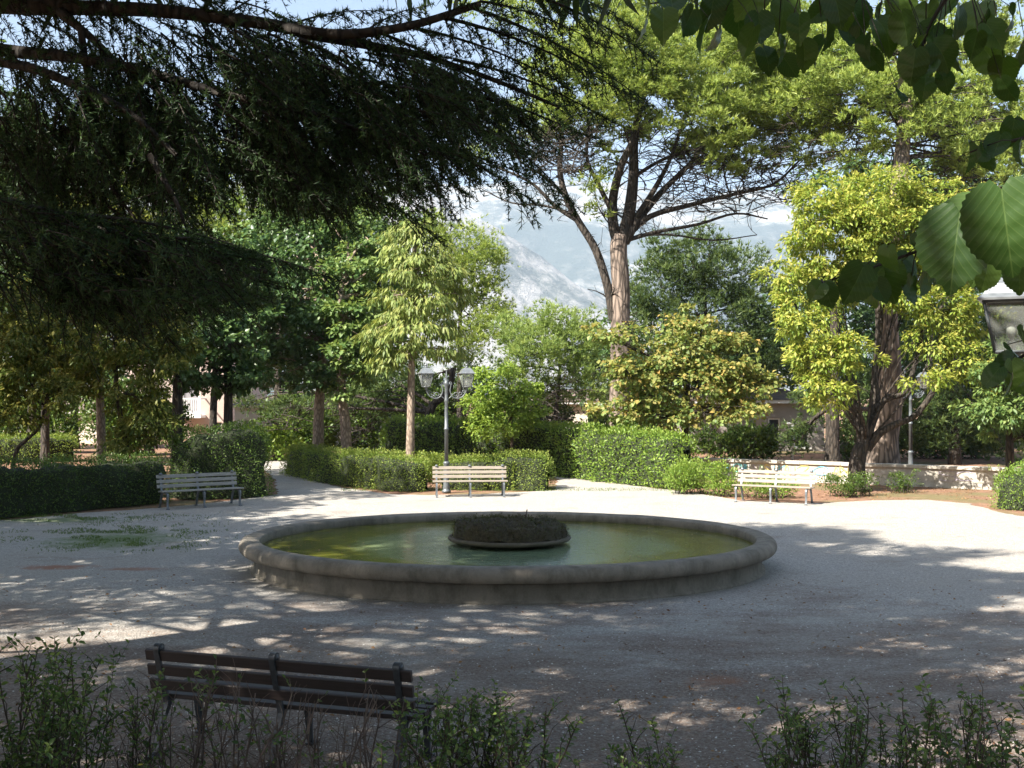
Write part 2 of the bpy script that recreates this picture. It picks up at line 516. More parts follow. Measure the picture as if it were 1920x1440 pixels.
def leaf_arrays(p, ax, nm, L, wr=.5, fold=.18, hexa=False):
    """rhombic (2 triangles) or six-cornered (4 triangles) folded leaves; p base, ax axis, nm rough normal"""
    side = unit(np.cross(ax, nm)); nn = np.cross(side, ax)
    L = L[:, None]; W = L * wr * .5; n = len(p)
    if not hexa:
        mid = p + ax * L * .45 + nn * W * fold * 2
        v = np.stack([p, mid - side * W, p + ax * L, mid + side * W], 1)
        b = np.arange(n)[:, None] * 4
        f = np.concatenate([b + [[0, 1, 2]], b + [[0, 2, 3]]], 0); k = 4
    else:
        up = nn * W * fold * 2
        v = np.stack([p, p + ax * L * .3 - side * W * .9 + up, p + ax * L * .65 - side * W * .8 + up, p + ax * L - nn * L * .08,
                      p + ax * L * .65 + side * W * .8 + up, p + ax * L * .3 + side * W * .9 + up], 1)
        b = np.arange(n)[:, None] * 6
        f = np.concatenate([b + [[0, 1, 2]], b + [[0, 2, 3]], b + [[0, 3, 4]], b + [[0, 4, 5]]], 0); k = 6
    return v.reshape(-1, 3), f, k
def needle_arrays(p, ax, L, k=8, w=.012, spread=.6):
    n = len(p)
    P_ = np.repeat(p, k, 0); A = np.repeat(ax, k, 0)
    r = rand_dirs(n * k)
    r = unit(r - A * (r * A).sum(1, keepdims=True))
    th = rng.uniform(.15, 1, (n * k, 1)) * spread * math.pi / 2
    d = A * np.cos(th) + r * np.sin(th)
    LL = np.repeat(L, k)[:, None] * rng.uniform(.75, 1.1, (n * k, 1))
    s = unit(np.cross(d, rand_dirs(n * k))) * w * .5
    v = np.stack([P_ - s, P_ + s, P_ + d * LL], 1).reshape(-1, 3)
    f = np.arange(n * k)[:, None] * 3 + [[0, 1, 2]]
    return v, f, 3 * k

def blob_clumps(bl, spacing, r_lo=.55, flat=1.0):
    """clump centres spread through an ellipsoid, mostly towards its skin; bl = px,py,rx,ry (pixels),Y,depth(m)"""
    px, py, rx, ry, Y = bl[:5]
    s = F / Y
    c = np.array(P(px, py, Y)); rad = np.array([rx / s, bl[5] if len(bl) > 5 else (rx + ry) / 2 / s, ry / s])
    vol = 4.19 * rad.prod()
    n = max(6, int(vol / spacing ** 3))
    n = min(n, 900)
    u = rand_dirs(n); r = rng.uniform(r_lo ** 3, 1, n) ** (1 / 3)
    wob = np.array([mnoise.noise(Vector(tuple(q * 2.3 + c))) for q in u])
    r = r * (1 + .5 * wob)
    return c + u * r[:, None] * rad, u, c, rad
def area(bl):
    s = F / bl[4]; return math.pi * bl[2] * bl[3] / s / s

def make_crown(parent, blobs, matn, leaf=.1, wr=.5, lai=3.0, spacing=.55, clump=.36, droop=.35, kind='leaf', tip=.3,
               flat=.62, name='crown', needle=(8, .013, .65), gap=.0, tipz=.3, kindprop=None):
    VV = []; FF = []; TT = []; base = 0; cl_all = []
    for bl in blobs:
        c, u, cc, rad = blob_clumps(bl, spacing)
        if gap > 0:
            keep = np.array([mnoise.noise(Vector(tuple(q * .9))) for q in c]) > gap - .5
            c = c[keep]; u = u[keep]
        if len(c) == 0: continue
        cl_all.append((c, cc))
        la = leaf * leaf * wr * .5 if kind != 'needle' else leaf * needle[1] * .5 * needle[0]
        n = int(lai * area(bl) / la)
        idx = rng.integers(0, len(c), n)
        csz = rng.uniform(.6, 1.35, len(c)) * clump
        lu = rand_dirs(n)
        lu[:, 2] = np.abs(lu[:, 2]) * np.where(rng.random(n) < .75, 1, -1)
        rr = rng.uniform(.15, 1, n) ** .5
        off = lu * (rr * csz[idx])[:, None] * [1, 1, flat]
        p = c[idx] + off
        outw = unit(u[idx] * .6 + lu * .8)
        L = leaf * rng.uniform(.5, 1.4, n)
        if kind == 'needle':
            ax = unit(outw * .8 + [0, 0, .75] + rng.normal(size=(n, 3)) * .25)
            v, f, k = needle_arrays(p, ax, L, needle[0], needle[1], needle[2])
        elif kind == 'spray':
            ax = unit(outw * .55 + [0, 0, -.9] + rng.normal(size=(n, 3)) * .22)
            v, f, k = leaf_arrays(p, ax, unit(outw + rng.normal(size=(n, 3)) * .3), L, wr, .1)
        else:
            ax = unit(outw * .7 + [0, 0, -droop] + rng.normal(size=(n, 3)) * .45)
            nm = unit(outw * .5 + [0, 0, .8] + rng.normal(size=(n, 3)) * .4)
            v, f, k = leaf_arrays(p, ax, nm, L, wr)
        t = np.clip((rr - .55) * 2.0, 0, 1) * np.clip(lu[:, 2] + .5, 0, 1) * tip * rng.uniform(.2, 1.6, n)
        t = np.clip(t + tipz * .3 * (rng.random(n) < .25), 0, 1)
        VV.append(v); FF.append(f + base); TT.append(np.repeat(t, k)); base += len(v)
    V = np.concatenate(VV); Fc = np.concatenate(FF)
    me = np_mesh(name, V, Fc, {'tint': np.concatenate(TT)})
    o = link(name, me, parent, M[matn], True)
    if kindprop: o['kind'] = kindprop
    return cl_all

def bez(a, b, bow=.12, n=7, droop=0):
    a = Vector(a); b = Vector(b); d = b - a
    off = Vector((random.uniform(-1, 1), random.uniform(-1, 1), random.uniform(-.2, 1))) * d.length * bow
    out = []
    for i in range(n):
        t = i / (n - 1)
        out.append(a.lerp(b, t) + off * 4 * t * (1 - t) + Vector((0, 0, -droop * d.length * t * t)))
    return out
def taper(r0, r1, n): return [r0 + (r1 - r0) * i / (n - 1) for i in range(n)]
def smooth_path(pts, n=4):
    """Catmull-Rom through the points"""
    q = [pts[0] * 2 - pts[1]] + list(pts) + [pts[-1] * 2 - pts[-2]]
    out = []
    for i in range(1, len(q) - 2):
        for k in range(n):
            t = k / n
            a, b, c, d = q[i - 1:i + 3]
            out.append(.5 * ((2 * b) + (c - a) * t + (2 * a - 5 * b + 4 * c - d) * t * t + (3 * b - a - 3 * c + d) * t ** 3))
    out.append(pts[-1]); return out

def tree(name, label, cat, bpx, Y, trunk, r0, r1, blobs, matn, barkm='bark_dark', group=None, limbs=6, twigs=60, limb_r=None, extra=None, skel=None, every=1, **kw):
    """trunk: [(px,py)...] above the base; every limb runs from the trunk to a clump of the crown"""
    b0 = GX(bpx, Y)
    root = empty(name, b0, 0, label, cat, group)
    path = [b0 + Vector((0, 0, -.05))] + [P(x, y, Y + (d[0] if d else 0)) for (x, y, *d) in trunk]
    sp = smooth_path(path, 5)
    n = len(sp)
    rad = []
    for i in range(n):
        t = i / (n - 1); r = r0 + (r1 - r0) * t
        r *= 1 + .35 * max(0, 1 - t * 9) + .06 * mnoise.noise(sp[i] * 2)
        rad.append(r)
    mb = MB(); mb.tube(sp, rad, 14); mb.build('trunk', M[barkm], root, True)
    cl = make_crown(root, blobs, matn, **kw)
    mb = MB()
    lr = limb_r or r1 * .8
    for ci, (c, cc) in enumerate(cl):
        if ci % every: continue
        start = min(sp[int(n * .4):] + (skel or []), key=lambda q: (q - Vector(tuple(cc))).length + max(0, q.z - cc[2]) * 1.5)
        mid = Vector(tuple(cc))
        pth = bez(start, mid, .12, 7); mb.tube(pth, taper(lr, lr * .35, 7), 6, False)
        for k in range(min(limbs, len(c))):
            e = Vector(tuple(c[random.randrange(len(c))])); s_ = pth[random.randrange(2, 7)]
            p2 = bez(s_, e, .15, 5); mb.tube(p2, taper(lr * .38, lr * .1, 5), 5, False)
            for q in range(max(0, twigs // max(1, limbs) // max(1, len(cl)))):
                e2 = e + Vector((random.gauss(0, .5), random.gauss(0, .5), random.gauss(.05, .3)))
                mb.tube(bez(p2[random.randrange(1, 5)], e2, .15, 4), taper(lr * .13, .006, 4), 4, False)
    if extra: extra(mb, sp)
    mb.build('branches', M['bark_dark' if barkm == 'bark_pine' else barkm], root, True)
    return root

def hedge(name, label, pts, h, wd, matn, dens=520, leaf=.055, wr=.5, tip=.35, group=None, cat='hedge', rough=.16, core=True, lumps=1.0, base=0.0):
    """pts: ground polyline of the centre line; leaves clothe an uneven clipped body"""
    pts = [Vector(p) for p in pts]
    seg = [(pts[i + 1] - pts[i]).length for i in range(len(pts) - 1)]; tot = sum(seg)
    hs = h if hasattr(h, '__len__') else [h] * len(pts)
    cen = sum(pts, Vector()) / len(pts)
    root = empty(name, cen, 0, label, cat, group)
    def at(s):
        k = 0
        while k < len(seg) - 1 and s > seg[k]: s -= seg[k]; k += 1
        t = min(1, s / seg[k])
        return pts[k].lerp(pts[k + 1], t), (pts[k + 1] - pts[k]).normalized(), hs[k] + (hs[k + 1] - hs[k]) * t
    ns = max(8, int(tot / .12)); prof = 15
    grid = np.zeros((ns + 1, prof, 3)); nrm = np.zeros((ns + 1, prof, 3))
    for i in range(ns + 1):
        s = tot * i / ns
        c, d, hh = at(min(s, tot - 1e-4)); sd = Vector((d.y, -d.x, 0))
        e = min(1, min(s, tot - s) / (wd * .5) + .02); e = math.sqrt(max(0, 1 - (1 - e) ** 2))
        for j in range(prof):
            th = math.pi * j / (prof - 1)
            ca, sa = math.cos(th), math.sin(th)
            k = .45
            x = math.copysign(abs(ca) ** k, ca) * wd / 2 * (.25 + .75 * e)
            z = abs(sa) ** k * hh * (.72 + .28 * e)
            q = Vector((c.x + sd.x * x, c.y + sd.y * x, z))
            o_ = (mnoise.noise(q * 1.3) * .8 + mnoise.noise(q * 3.7) * .6) * rough * lumps
            nn = (sd * ca + Vector((0, 0, sa))).normalized()
            if s < wd * .5: nn = (nn - d * (1 - s / wd * 2)).normalized()
            if tot - s < wd * .5: nn = (nn + d * (1 - (tot - s) / wd * 2)).normalized()
            q += nn * o_; q.z = max(base, q.z)
            grid[i, j] = q; nrm[i, j] = nn
    G_ = grid.reshape(-1, 3); N_ = nrm.reshape(-1, 3)
    a = (np.arange(ns)[:, None] * prof + np.arange(prof - 1)[None, :]).ravel()
    if core:  # solid body under the leaves, coloured dark as interior shade
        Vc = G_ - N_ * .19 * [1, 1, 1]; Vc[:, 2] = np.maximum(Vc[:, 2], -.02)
        link('shade_core', np_mesh('shade_core', Vc, np.stack([a, a + prof, a + prof + 1, a + 1], 1)), root, M['core'], True)
    p00, p10, p01, p11 = G_[a], G_[a + prof], G_[a + 1], G_[a + prof + 1]
    ar = np.linalg.norm(np.cross(p10 - p00, p01 - p00), axis=1)
    n = int(ar.sum() * dens * 1.35)
    idx = rng.choice(len(a), n, p=ar / ar.sum())
    uu, vv = rng.random((2, n, 1))
    p = (p00[idx] * (1 - uu) + p10[idx] * uu) * (1 - vv) + (p01[idx] * (1 - uu) + p11[idx] * uu) * vv
    nm = N_[a[idx]]
    dp = rng.uniform(-1, .28, n) ** 1
    dpt = np.where(dp < 0, dp * .16, dp * .16)
    p = p + nm * dpt[:, None]
    ax = unit(nm * .7 + rng.normal(size=(n, 3)) * .55 + [0, 0, .1])
    nn2 = unit(nm * .4 + [0, 0, .7] + rng.normal(size=(n, 3)) * .5)
    L = leaf * rng.uniform(.6, 1.3, n)
    v, f, k = leaf_arrays(p, ax, nn2, L, wr)
    big = np.array([mnoise.noise(Vector(tuple(q * 1.1))) for q in p[::8]]); big = np.repeat(big, 8)[:n]
    if len(big) < n: big = np.concatenate([big, np.zeros(n - len(big))])
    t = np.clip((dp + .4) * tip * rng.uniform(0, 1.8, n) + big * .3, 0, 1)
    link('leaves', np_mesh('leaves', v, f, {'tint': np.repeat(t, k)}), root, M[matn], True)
    # stray shoots standing out of the clipped top
    mb = MB(); nS = int(tot * 5)
    sv = []; sf = []; st = []; sb = 0
    for _ in range(nS):
        s = random.uniform(0, tot); c, d, hh = at(s); sd = Vector((d.y, -d.x, 0))
        q = c + sd * random.uniform(-.45, .45) * wd; q.z = hh * .93
        l = random.uniform(.08, .22); tipp = q + Vector((random.gauss(0, .05), random.gauss(0, .05), l))
        mb.tube([q, tipp], [.004, .002], 3, False)
        m_ = 7
        pp = np.array([list(q.lerp(tipp, random.uniform(.2, 1))) for _ in range(m_)])
        v, f, k = leaf_arrays(pp, unit(rng.normal(size=(m_, 3)) * .7 + [0, 0, .6]), rand_dirs(m_), leaf * rng.uniform(.7, 1.2, m_), wr)
        sv.append(v); sf.append(f + sb); sb += len(v); st.append(np.full(m_ * k, .5))
    mb.build('shoot_stems', M['twig'], root, True)
    link('shoot_leaves', np_mesh('shoot_leaves', np.concatenate(sv), np.concatenate(sf), {'tint': np.concatenate(st)}), root, M[matn], True)
    return root
# shade trees outside the view, the tall leafy ones added to block skylight: label, x, y, z0, z1, radius, clumps, seed
SHADE = [
 ('spreading shade tree beyond the left edge of the view, beside the dark hedge', -15.4, 14.6, 4.5, 11.0, 4.8, 170, 31),
 ('spreading shade tree beyond the left edge of the view, farthest back', -16.6, 23.0, 5.0, 12.0, 4.8, 90, 33),
 ('spreading shade tree behind the photographer to the left', -3.5, -3.0, 5.0, 9.5, 4.6, 80, 32),
 ('spreading shade tree close by the photographer on the left', -6.2, 1.0, 5.2, 9.5, 4.0, 70, 34),
 ('tall leafy tree beyond the right edge of the view, near the foreground hedge', 12.5, 4.5, 3.0, 12.0, 4.6, 70, 36),
 ('tall leafy tree behind the photographer to the right', 7.0, -8.0, 3.0, 13.0, 5.0, 70, 37),
 ('tall leafy tree directly behind the photographer', -1.0, -12.0, 3.0, 12.0, 5.0, 60, 38),
 ('tall leafy tree beyond the right edge of the view, behind the low wall end', 21.0, 22.0, 3.0, 12.0, 5.0, 60, 39),
]
LEAF_RAY = Vector((.70, 1.7, 2.85))     # crown clumps sunward of here are left out to light the linden leaves
# sun flecks on the shaded gravel: leaves are cut from the crowns overhead to let the sun through
FLECKS = [(925, 1190, 60, 9), (985, 1194, 40, 6), (1150, 1180, 40, 7), (1240, 1172, 30, 6), (1170, 1160, 26, 6), (960, 1150, 40, 7), (1100, 1232, 50, 10), (1040, 1268, 70, 8), (1125, 1338, 36, 8), (1642, 1222, 40, 7),
          (1396, 1246, 34, 8), (1520, 1262, 46, 9), (1690, 1208, 34, 7), (1760, 1215, 30, 6), (1800, 1262, 60, 10), (1880, 1248, 40, 9), (1880, 1140, 50, 9), (1440, 1208, 30, 5), (1310, 1150, 20, 4), (860, 1136, 40, 6), (780, 1170, 30, 5),
          (1390, 1200, 22, 5), (1560, 1140, 30, 4), (1700, 1120, 50, 5), (1850, 1090, 60, 6), (1760, 1060, 70, 5), (1600, 1190, 26, 5), (820, 1205, 26, 5), (700, 1190, 40, 6), (600, 1140, 50, 6), (1650, 1040, 60, 4), (1890, 1050, 60, 8),
          (1300, 1310, 40, 8), (1560, 1340, 36, 9), (1700, 1400, 60, 10), (1880, 1390, 60, 12), (1240, 1240, 24, 5), (1480, 1110, 26, 4), (655, 1085, 40, 12), (900, 1090, 46, 10), (1760, 1008, 130, 18), (1870, 1062, 90, 16), (1640, 985, 90, 9), (1540, 972, 60, 5), (1560, 1020, 50, 5), (1900, 1120, 60, 12), (1720, 1090, 40, 6), (1500, 1060, 30, 4), (740, 1062, 20, 8), (520, 1060, 30, 9)]
FL = []
for (a, b, c, d) in FLECKS:
    g = G(a, b); FL.append((g.x, g.y, c * g.y / F, (G(a, b - d).y - G(a, b + d).y) / 2))
rf = random.Random(77)
for _ in range(90):
    y = rf.uniform(8.5, 20); FL.append((rf.uniform(-.42, .5) * y, y, rf.uniform(.07, .22), rf.uniform(.07, .22)))
FL = np.array(FL)
def open_flecks(c):
    g = c[:, :2] - (np.array(SUN[:2]) / SUN.z)[None] * c[:, 2:3]
    keep = np.ones(len(c), bool)
    for (x, y, a, b) in FL: keep &= ((g[:, 0] - x) / (a + .05)) ** 2 + ((g[:, 1] - y) / (b + .05)) ** 2 > 1
    return keep
def sun_gap(x, y, z, r):
    v = Vector((x, y, z)) - LEAF_RAY
    return (v - SUN * v.dot(SUN)).length < r + .35
# ------------------------------------------------------------------ fountain
FA, FB = 4.03, 3.40      # half axes of the rim
FC = (-0.06, 17.12)
def fountain():
    root = empty('fountain', (FC[0], FC[1], 0), 0, 'large low oval stone fountain basin with rolled rim in the middle of the gravel', 'fountain')
    def ell(name, prof, m, close=False, n=160):
        # prof: offsets from the rim's outer half axes
        mb = MB(); vs = []
        for (o, z) in prof:
            for k in range(n):
                th = 2 * math.pi * k / n
                jig = .006 * mnoise.noise(Vector((math.cos(th) * 9, math.sin(th) * 9, z * 3)))
                vs.append(((FA + o + jig) * math.cos(th), (FB + o + jig) * math.sin(th), z + jig * .7))
        L = len(prof); fs = []
        for i in range(L if close else L - 1):
            j = (i + 1) % L
            for k in range(n):
                k2 = (k + 1) % n
                fs.append((i * n + k, i * n + k2, j * n + k2, j * n + k))
        mb.add(vs, fs, True); return mb.build(name, m, root)
    roll = []
    for i in range(13):
        a = R(-105 + 205 * i / 12)
        roll.append((-.105 + .105 * math.cos(a), .370 + .105 * math.sin(a)))
    roll = roll + [(-.22, .472), (-.285, .462), (-.305, .44), (-.305, .30), (-.24, .272), (-.20, .262)]
    ell('rim', roll, M['stone'], True)
    ell('basin_wall', [(-.19, -.04), (-.17, .0), (-.17, .035), (-.215, .05), (-.225, .285), (-.25, .285), (-.29, .285), (-.31, -.04)], M['stone'], False)
    ell('basin_floor', [(-.31, .02), (-2.0, .02), (-3.3, .02)], M['moss'])
fountain()
def water():
    mb = MB(); n = 160; vs = [(FC[0], FC[1], .335)]
    rings = 14
    for i in range(1, rings + 1):
        for k in range(n):
            th = 2 * math.pi * k / n; t = i / rings
            vs.append((FC[0] + (FA - .300) * t * math.cos(th), FC[1] + (FB - .300) * t * math.sin(th), .335))
    fs = [(0, 1 + k, 1 + (k + 1) % n) for k in range(n)]
    for i in range(rings - 1):
        for k in range(n):
            k2 = (k + 1) % n
            fs.append((1 + i * n + k, 1 + (i + 1) * n + k, 1 + (i + 1) * n + k2, 1 + i * n + k2))
    mb.add(vs, fs, True); meta(mb.build('water', water_mat()), kind='structure')
water()
def island():
    c = P(955, 1003, 17.1); c.z = 0
    root = empty('planter_bowl', c, 0, 'shallow round stone bowl in the middle of the pond heaped with dark moss', 'planter')
    mb = MB()
    mb.lathe([(.42, .0), (.45, .30), (.60, .345), (.84, .375), (.925, .40), (.94, .425), (.925, .45), (.88, .455), (.80, .44)], 64)
    mb.build('bowl', M['stone_wet'], root)
    # moss mound, lumpy
    V = []; n, mrings = 110, 26
    for i in range(mrings + 1):
        t = i / mrings
        for k in range(n):
            th = 2 * math.pi * k / n
            r = .87 * math.sin(t * math.pi / 2) ** .8
            z = .42 + .26 * max(0, 1 - t ** 3.2) ** .75
            q = Vector((r * math.cos(th), r * math.sin(th), z))
            d = .07 * mnoise.noise(q * 4) + .045 * mnoise.noise(q * 11) + .02 * mnoise.noise(q * 27)
            V.append((q.x * (1 + d * .6), q.y * (1 + d * .6), z + d * 1.0 + .035 * math.cos(th * 1.0 + 2)))
    a = (np.arange(mrings)[:, None] * n + np.arange(n)[None, :]).ravel(); b = (np.arange(mrings)[:, None] * n + (np.arange(n)[None, :] + 1) % n).ravel()
    me = np_mesh('moss_mound', V, np.stack([a, a + n, b + n, b], 1), None, False)
    link('moss_mound', me, root, M['moss'], False)
    # small mossy leaves over it
    Vn = np.array(V); m_ = 6500
    idx = rng.integers(0, len(Vn), m_); p = Vn[idx] + rng.normal(size=(m_, 3)) * .02 + np.array(c)
    nn = unit(Vn[idx] * [1, 1, .6])
    v, f, k = leaf_arrays(p, unit(nn + rng.normal(size=(m_, 3)) * .7), rand_dirs(m_), rng.uniform(.015, .045, m_), .4)
    link('moss_tufts', np_mesh('moss_tufts', v, f, {'tint': np.repeat(rng.random(m_) ** 3, k)}), root, M['mossleaf'], True)['kind'] = 'stuff'
    s = c + Vector((.22, -.1, .62))
    mb = MB(); mb.tube([s, s + Vector((.02, 0, .10)), s + Vector((.05, 0, .24))], [.018, .014, .009], 7)
    o = mb.build('stick', M['twig']); meta(o, 'short dark stick standing up out of the mossy mound', 'stick')
M['mossleaf'] = foliage('moss_leaves', (.035, .03, .012), (.075, .065, .025), (.10, .13, .035), .2)
M['stone_wet'] = stone_mat('mossy_bowl_stone', (.10, .085, .06), (.17, .14, .10), (.05, .05, .03))
island()

# ------------------------------------------------------------------ benches
def make_bench(label, m_wood, m_iron, loc, rz, L=1.9, sup=.85, missing=False, group='slatted park benches round the fountain'):
    """local x along the bench, -y is the front; origin on the ground below the middle of the front edge"""
    root = empty('park_bench', loc, rz, label, 'bench', group)
    def slat(c, d, tilt=0):
        mb = MB(); mb.box((0, 0, 0), d, None, .006)
        o = mb.build('slat', m_wood, root); o.location = c
        o.rotation_euler = (tilt, random.uniform(-.002, .002), random.uniform(-.002, .002)); return o
    for i in range(4): slat((0, .045 + i * .105, 0.397 + (.006, 0, -.004, -.006)[i]), (L, .085, .032), -.03)
    tl = R(-14)
    for z in (.495, .605, .715):
        y = .45 + (z - .40) * math.tan(-tl)
        slat((0, y, z), (L, .03, .082), tl)
    for sx in (-sup, 0, sup):
        mb = MB()
        def strap(pts, w=.045, t=.022):
            pts = smooth_path([Vector((sx, p[0], p[1])) for p in pts], 4)
            vs = []
            for i, p in enumerate(pts):
                tg = (pts[min(i + 1, len(pts) - 1)] - pts[max(i - 1, 0)]).normalized()
                nn = Vector((0, -tg.z, tg.y))
                for (a, b) in ((-1, -1), (1, -1), (1, 1), (-1, 1)):
                    vs.append(p + Vector((a * w / 2, 0, 0)) + nn * (b * t / 2))
            fs = []
            for i in range(len(pts) - 1):
                for k in range(4): fs.append((i * 4 + k, i * 4 + (k + 1) % 4, i * 4 + 4 + (k + 1) % 4, i * 4 + 4 + k))
            fs += [(3, 2, 1, 0), tuple(len(pts) * 4 - 4 + k for k in range(4))]
            mb.add(vs, fs)
        # seat rail running into the curved front leg
        strap([(.40, .368), (.20, .363), (.06, .368), (.0, .345), (-.012, .27), (.006, .16), (-.005, .04), (-.03, .012)])
        strap([(.10, .35), (.055, .28), (.035, .20), (.012, .12)], .035, .018)
        # rear leg and back post, curling over the top slat
        strap([(.60, .012), (.555, .04), (.50, .20), (.455, .30), (.435, .38), (.495, .56), (.545, .72), (.555, .77), (.535, .79), (.505, .783), (.497, .76)])
        strap([(.38, .36), (.42, .30), (.47, .24)], .035, .018)
        mb.box((sx, -.03, .008), (.06, .09, .016)); mb.box((sx, .60, .008), (.06, .09, .016))
        mb.build('support', m_iron, root)
        cap = MB(); cap.tube([(sx - .032, .526, .765), (sx + .032, .526, .765)], .026, 10); cap.build('scroll_cap', m_iron, root)
    return root
a = G(323, 955); b = G(443, 948)
make_bench('grey weathered slatted bench half in shade before the dark hedge, left of the fountain', M['wood_grey'], M['iron'],
           (a + b) / 2 + Vector((0, 0, 0)), math.atan2(b.y - a.y, b.x - a.x))
a = G(818, 933); b = G(946, 932)
make_bench('pale wooden slatted bench directly in front of the double lamp post', M['wood_pale'], M['iron'], (a + b) / 2, math.atan2(b.y - a.y, b.x - a.x))
a = G(1382, 941); b = G(1508, 947)
make_bench('sunlit cream slatted bench in front of the graffiti covered low wall', M['wood_pale'], M['iron'], (a + b) / 2, math.atan2(b.y - a.y, b.x - a.x))
# the near bench is seen from behind: its front faces the fountain
a = P(275, 1216, 8.13); b = P(768, 1256, 7.5)
mid = (a + b) / 2; d = (a - b).normalized()      # its local +x runs to the picture's left
nfront = Vector((d.y, -d.x, 0)).normalized()      # local -y
if nfront.y < 0: nfront = -nfront
o_ = mid + nfront * .55; o_.z = 0
make_bench('dark brown bench in the foreground seen from behind through bare hedge twigs', M['wood_dark'], M['iron_dark'],
           o_, math.atan2(d.y, d.x), L=2.08, sup=.94)

# ------------------------------------------------------------------ lamps
def lamp_parts(root, ang=0, lrot=0):
    ml = M['lamp']
    mb = MB()
    mb.lathe([(.12, 0), (.12, .05), (.10, .07), (.09, .10), (.098, .14), (.085, .20), (.075, .5), (.072, .74), (.085, .76), (.085, .80), (.06, .83)], 16)
    mb.build('base', ml, root)
    mb = MB()
    mb.lathe([(.055, .80), (.052, 1.66), (.065, 1.67), (.065, 1.71), (.052, 1.72), (.045, 2.40), (.058, 2.42), (.058, 2.47), (.045, 2.50),
              (.045, 2.84), (.062, 2.86), (.062, 2.92), (.04, 2.95), (.022, 3.06), (.034, 3.09), (.018, 3.13), (.012, 3.22), (0, 3.26)], 16)
    mb.build('pole', ml, root)
    for sx in (-1, 1):
        dx = Vector((math.cos(ang), math.sin(ang), 0)) * sx
        up = Vector((0, 0, 1))
        mb = MB()
        def pt(u, z): return dx * u + up * z
        main = smooth_path([pt(.05, 2.86), pt(.09, 2.90), pt(.12, 2.85), pt(.10, 2.70), pt(.16, 2.55), pt(.28, 2.50), pt(.42, 2.54), pt(.51, 2.66), pt(.54, 2.76)], 5)
        mb.tube(main, .017, 8)
        def spiral(cu, cz, r, a0, turns, rr=.011):
            ps = []
            for i in range(15):
                t = i / 14; a = a0 + turns * 2 * math.pi * t; q = r * (1 - .75 * t)
                ps.append(pt(cu + q * math.cos(a), cz + q * math.sin(a)))
            mb.tube(ps, rr, 6)
        spiral(.25, 2.60, .085, -1.6, 1.3); spiral(.38, 2.62, .07, -1.2, -1.2); spiral(.10, 2.90, .05, -1.0, 1.1); spiral(.46, 2.68, .05, -.3, 1.2)
        mb.tube(smooth_path([pt(.045, 2.48), pt(.12, 2.55), pt(.17, 2.62)], 3), .012, 6)
        mb.lathe([(.02, 2.72), (.045, 2.74), (.03, 2.76), (.06, 2.79), (.105, 2.805)], 12, dx * .54)
        mb.build('arm', ml, root)
        rl = Matrix.Rotation(lrot, 3, 'Z'); c = dx * .54
        def sq(h, z): return [c + rl @ Vector((x * h, y * h, z)) for (x, y) in ((-1, -1), (1, -1), (1, 1), (-1, 1))]
        lo, hi = sq(.098, 2.81), sq(.163, 3.15)
        mb = MB()
        for k in range(4):
            mb.tube([lo[k], hi[k]], .011, 6)
            mb.tube([lo[k], lo[(k + 1) % 4]], .010, 6); mb.tube([hi[k], hi[(k + 1) % 4]], .010, 6)
        lant = mb.build('lantern', ml, root)
        for k in range(4):
            k2 = (k + 1) % 4
            mb = MB(); cc = (lo[k] + lo[k2] + hi[k] + hi[k2]) / 4; inn = (c + up * cc.z - cc).normalized() * .004
            q = [lo[k], lo[k2], hi[k2], hi[k]]
            q = [cc + (v - cc) * .97 for v in q]
            mb.add(q + [v + inn for v in q], [(0, 1, 2, 3), (7, 6, 5, 4), (0, 4, 5, 1), (1, 5, 6, 2), (2, 6, 7, 3), (3, 7, 4, 0)])
            mb.build('pane', M['glass'], lant)
        mb = MB(); vs = []
        for (h, z) in ((.198, 3.155), (.200, 3.17), (.165, 3.20), (.125, 3.27), (.085, 3.305), (.05, 3.315)): vs += sq(h, z)
        fs = []
        for i in range(5):
            for k in range(4): fs.append((i * 4 + k, i * 4 + (k + 1) % 4, i * 4 + 4 + (k + 1) % 4, i * 4 + 4 + k))
        fs += [(3, 2, 1, 0), (20, 21, 22, 23)]
        mb.add(vs, fs); mb.build('lantern_roof', M['lamp_roof'], lant)
        mb = MB(); mb.lathe([(.05, 3.315), (.055, 3.335), (.03, 3.345), (.02, 3.36), (.038, 3.38), (.036, 3.40), (.012, 3.425), (0, 3.44)], 12, c)
        mb.build('finial', ml, lant)
        mb = MB(); mb.lathe([(.028, 2.815), (.028, 2.88), (.02, 2.89)], 10, c); mb.build('socket', ml, lant)
        mb = MB(); mb.lathe([(.012, 2.89), (.03, 2.93), (.034, 2.97), (.02, 3.01), (0, 3.02)], 12, c); mb.build('bulb', M['bulb'], lant)
M['glass'], nt, bs, out = mat('lantern_glass')
tb = nt.nodes.new('ShaderNodeBsdfTransparent'); tb.inputs[0].default_value = (.86, .88, .86, 1)
gl = nt.nodes.new('ShaderNodeBsdfGlossy'); gl.inputs['Roughness'].default_value = .15
df = nt.nodes.new('ShaderNodeBsdfDiffuse'); df.inputs[0].default_value = (.62, .64, .62, 1)
m1 = nt.nodes.new('ShaderNodeMixShader'); m1.inputs[0].default_value = .13
m2 = nt.nodes.new('ShaderNodeMixShader'); m2.inputs[0].default_value = .10
nt.links.new(tb.outputs[0], m1.inputs[1]); nt.links.new(df.outputs[0], m1.inputs[2])
nt.links.new(m1.outputs[0], m2.inputs[1]); nt.links.new(gl.outputs[0], m2.inputs[2]); nt.links.new(m2.outputs[0], out.inputs[0])
M['bulb'] = simple('white_bulb', (.75, .75, .72), .2, 0, .03, 8, 0)
M['lamp_roof'] = simple('lantern_roof_paint', (.22, .24, .255), .35, .4, .2, 15, .05)
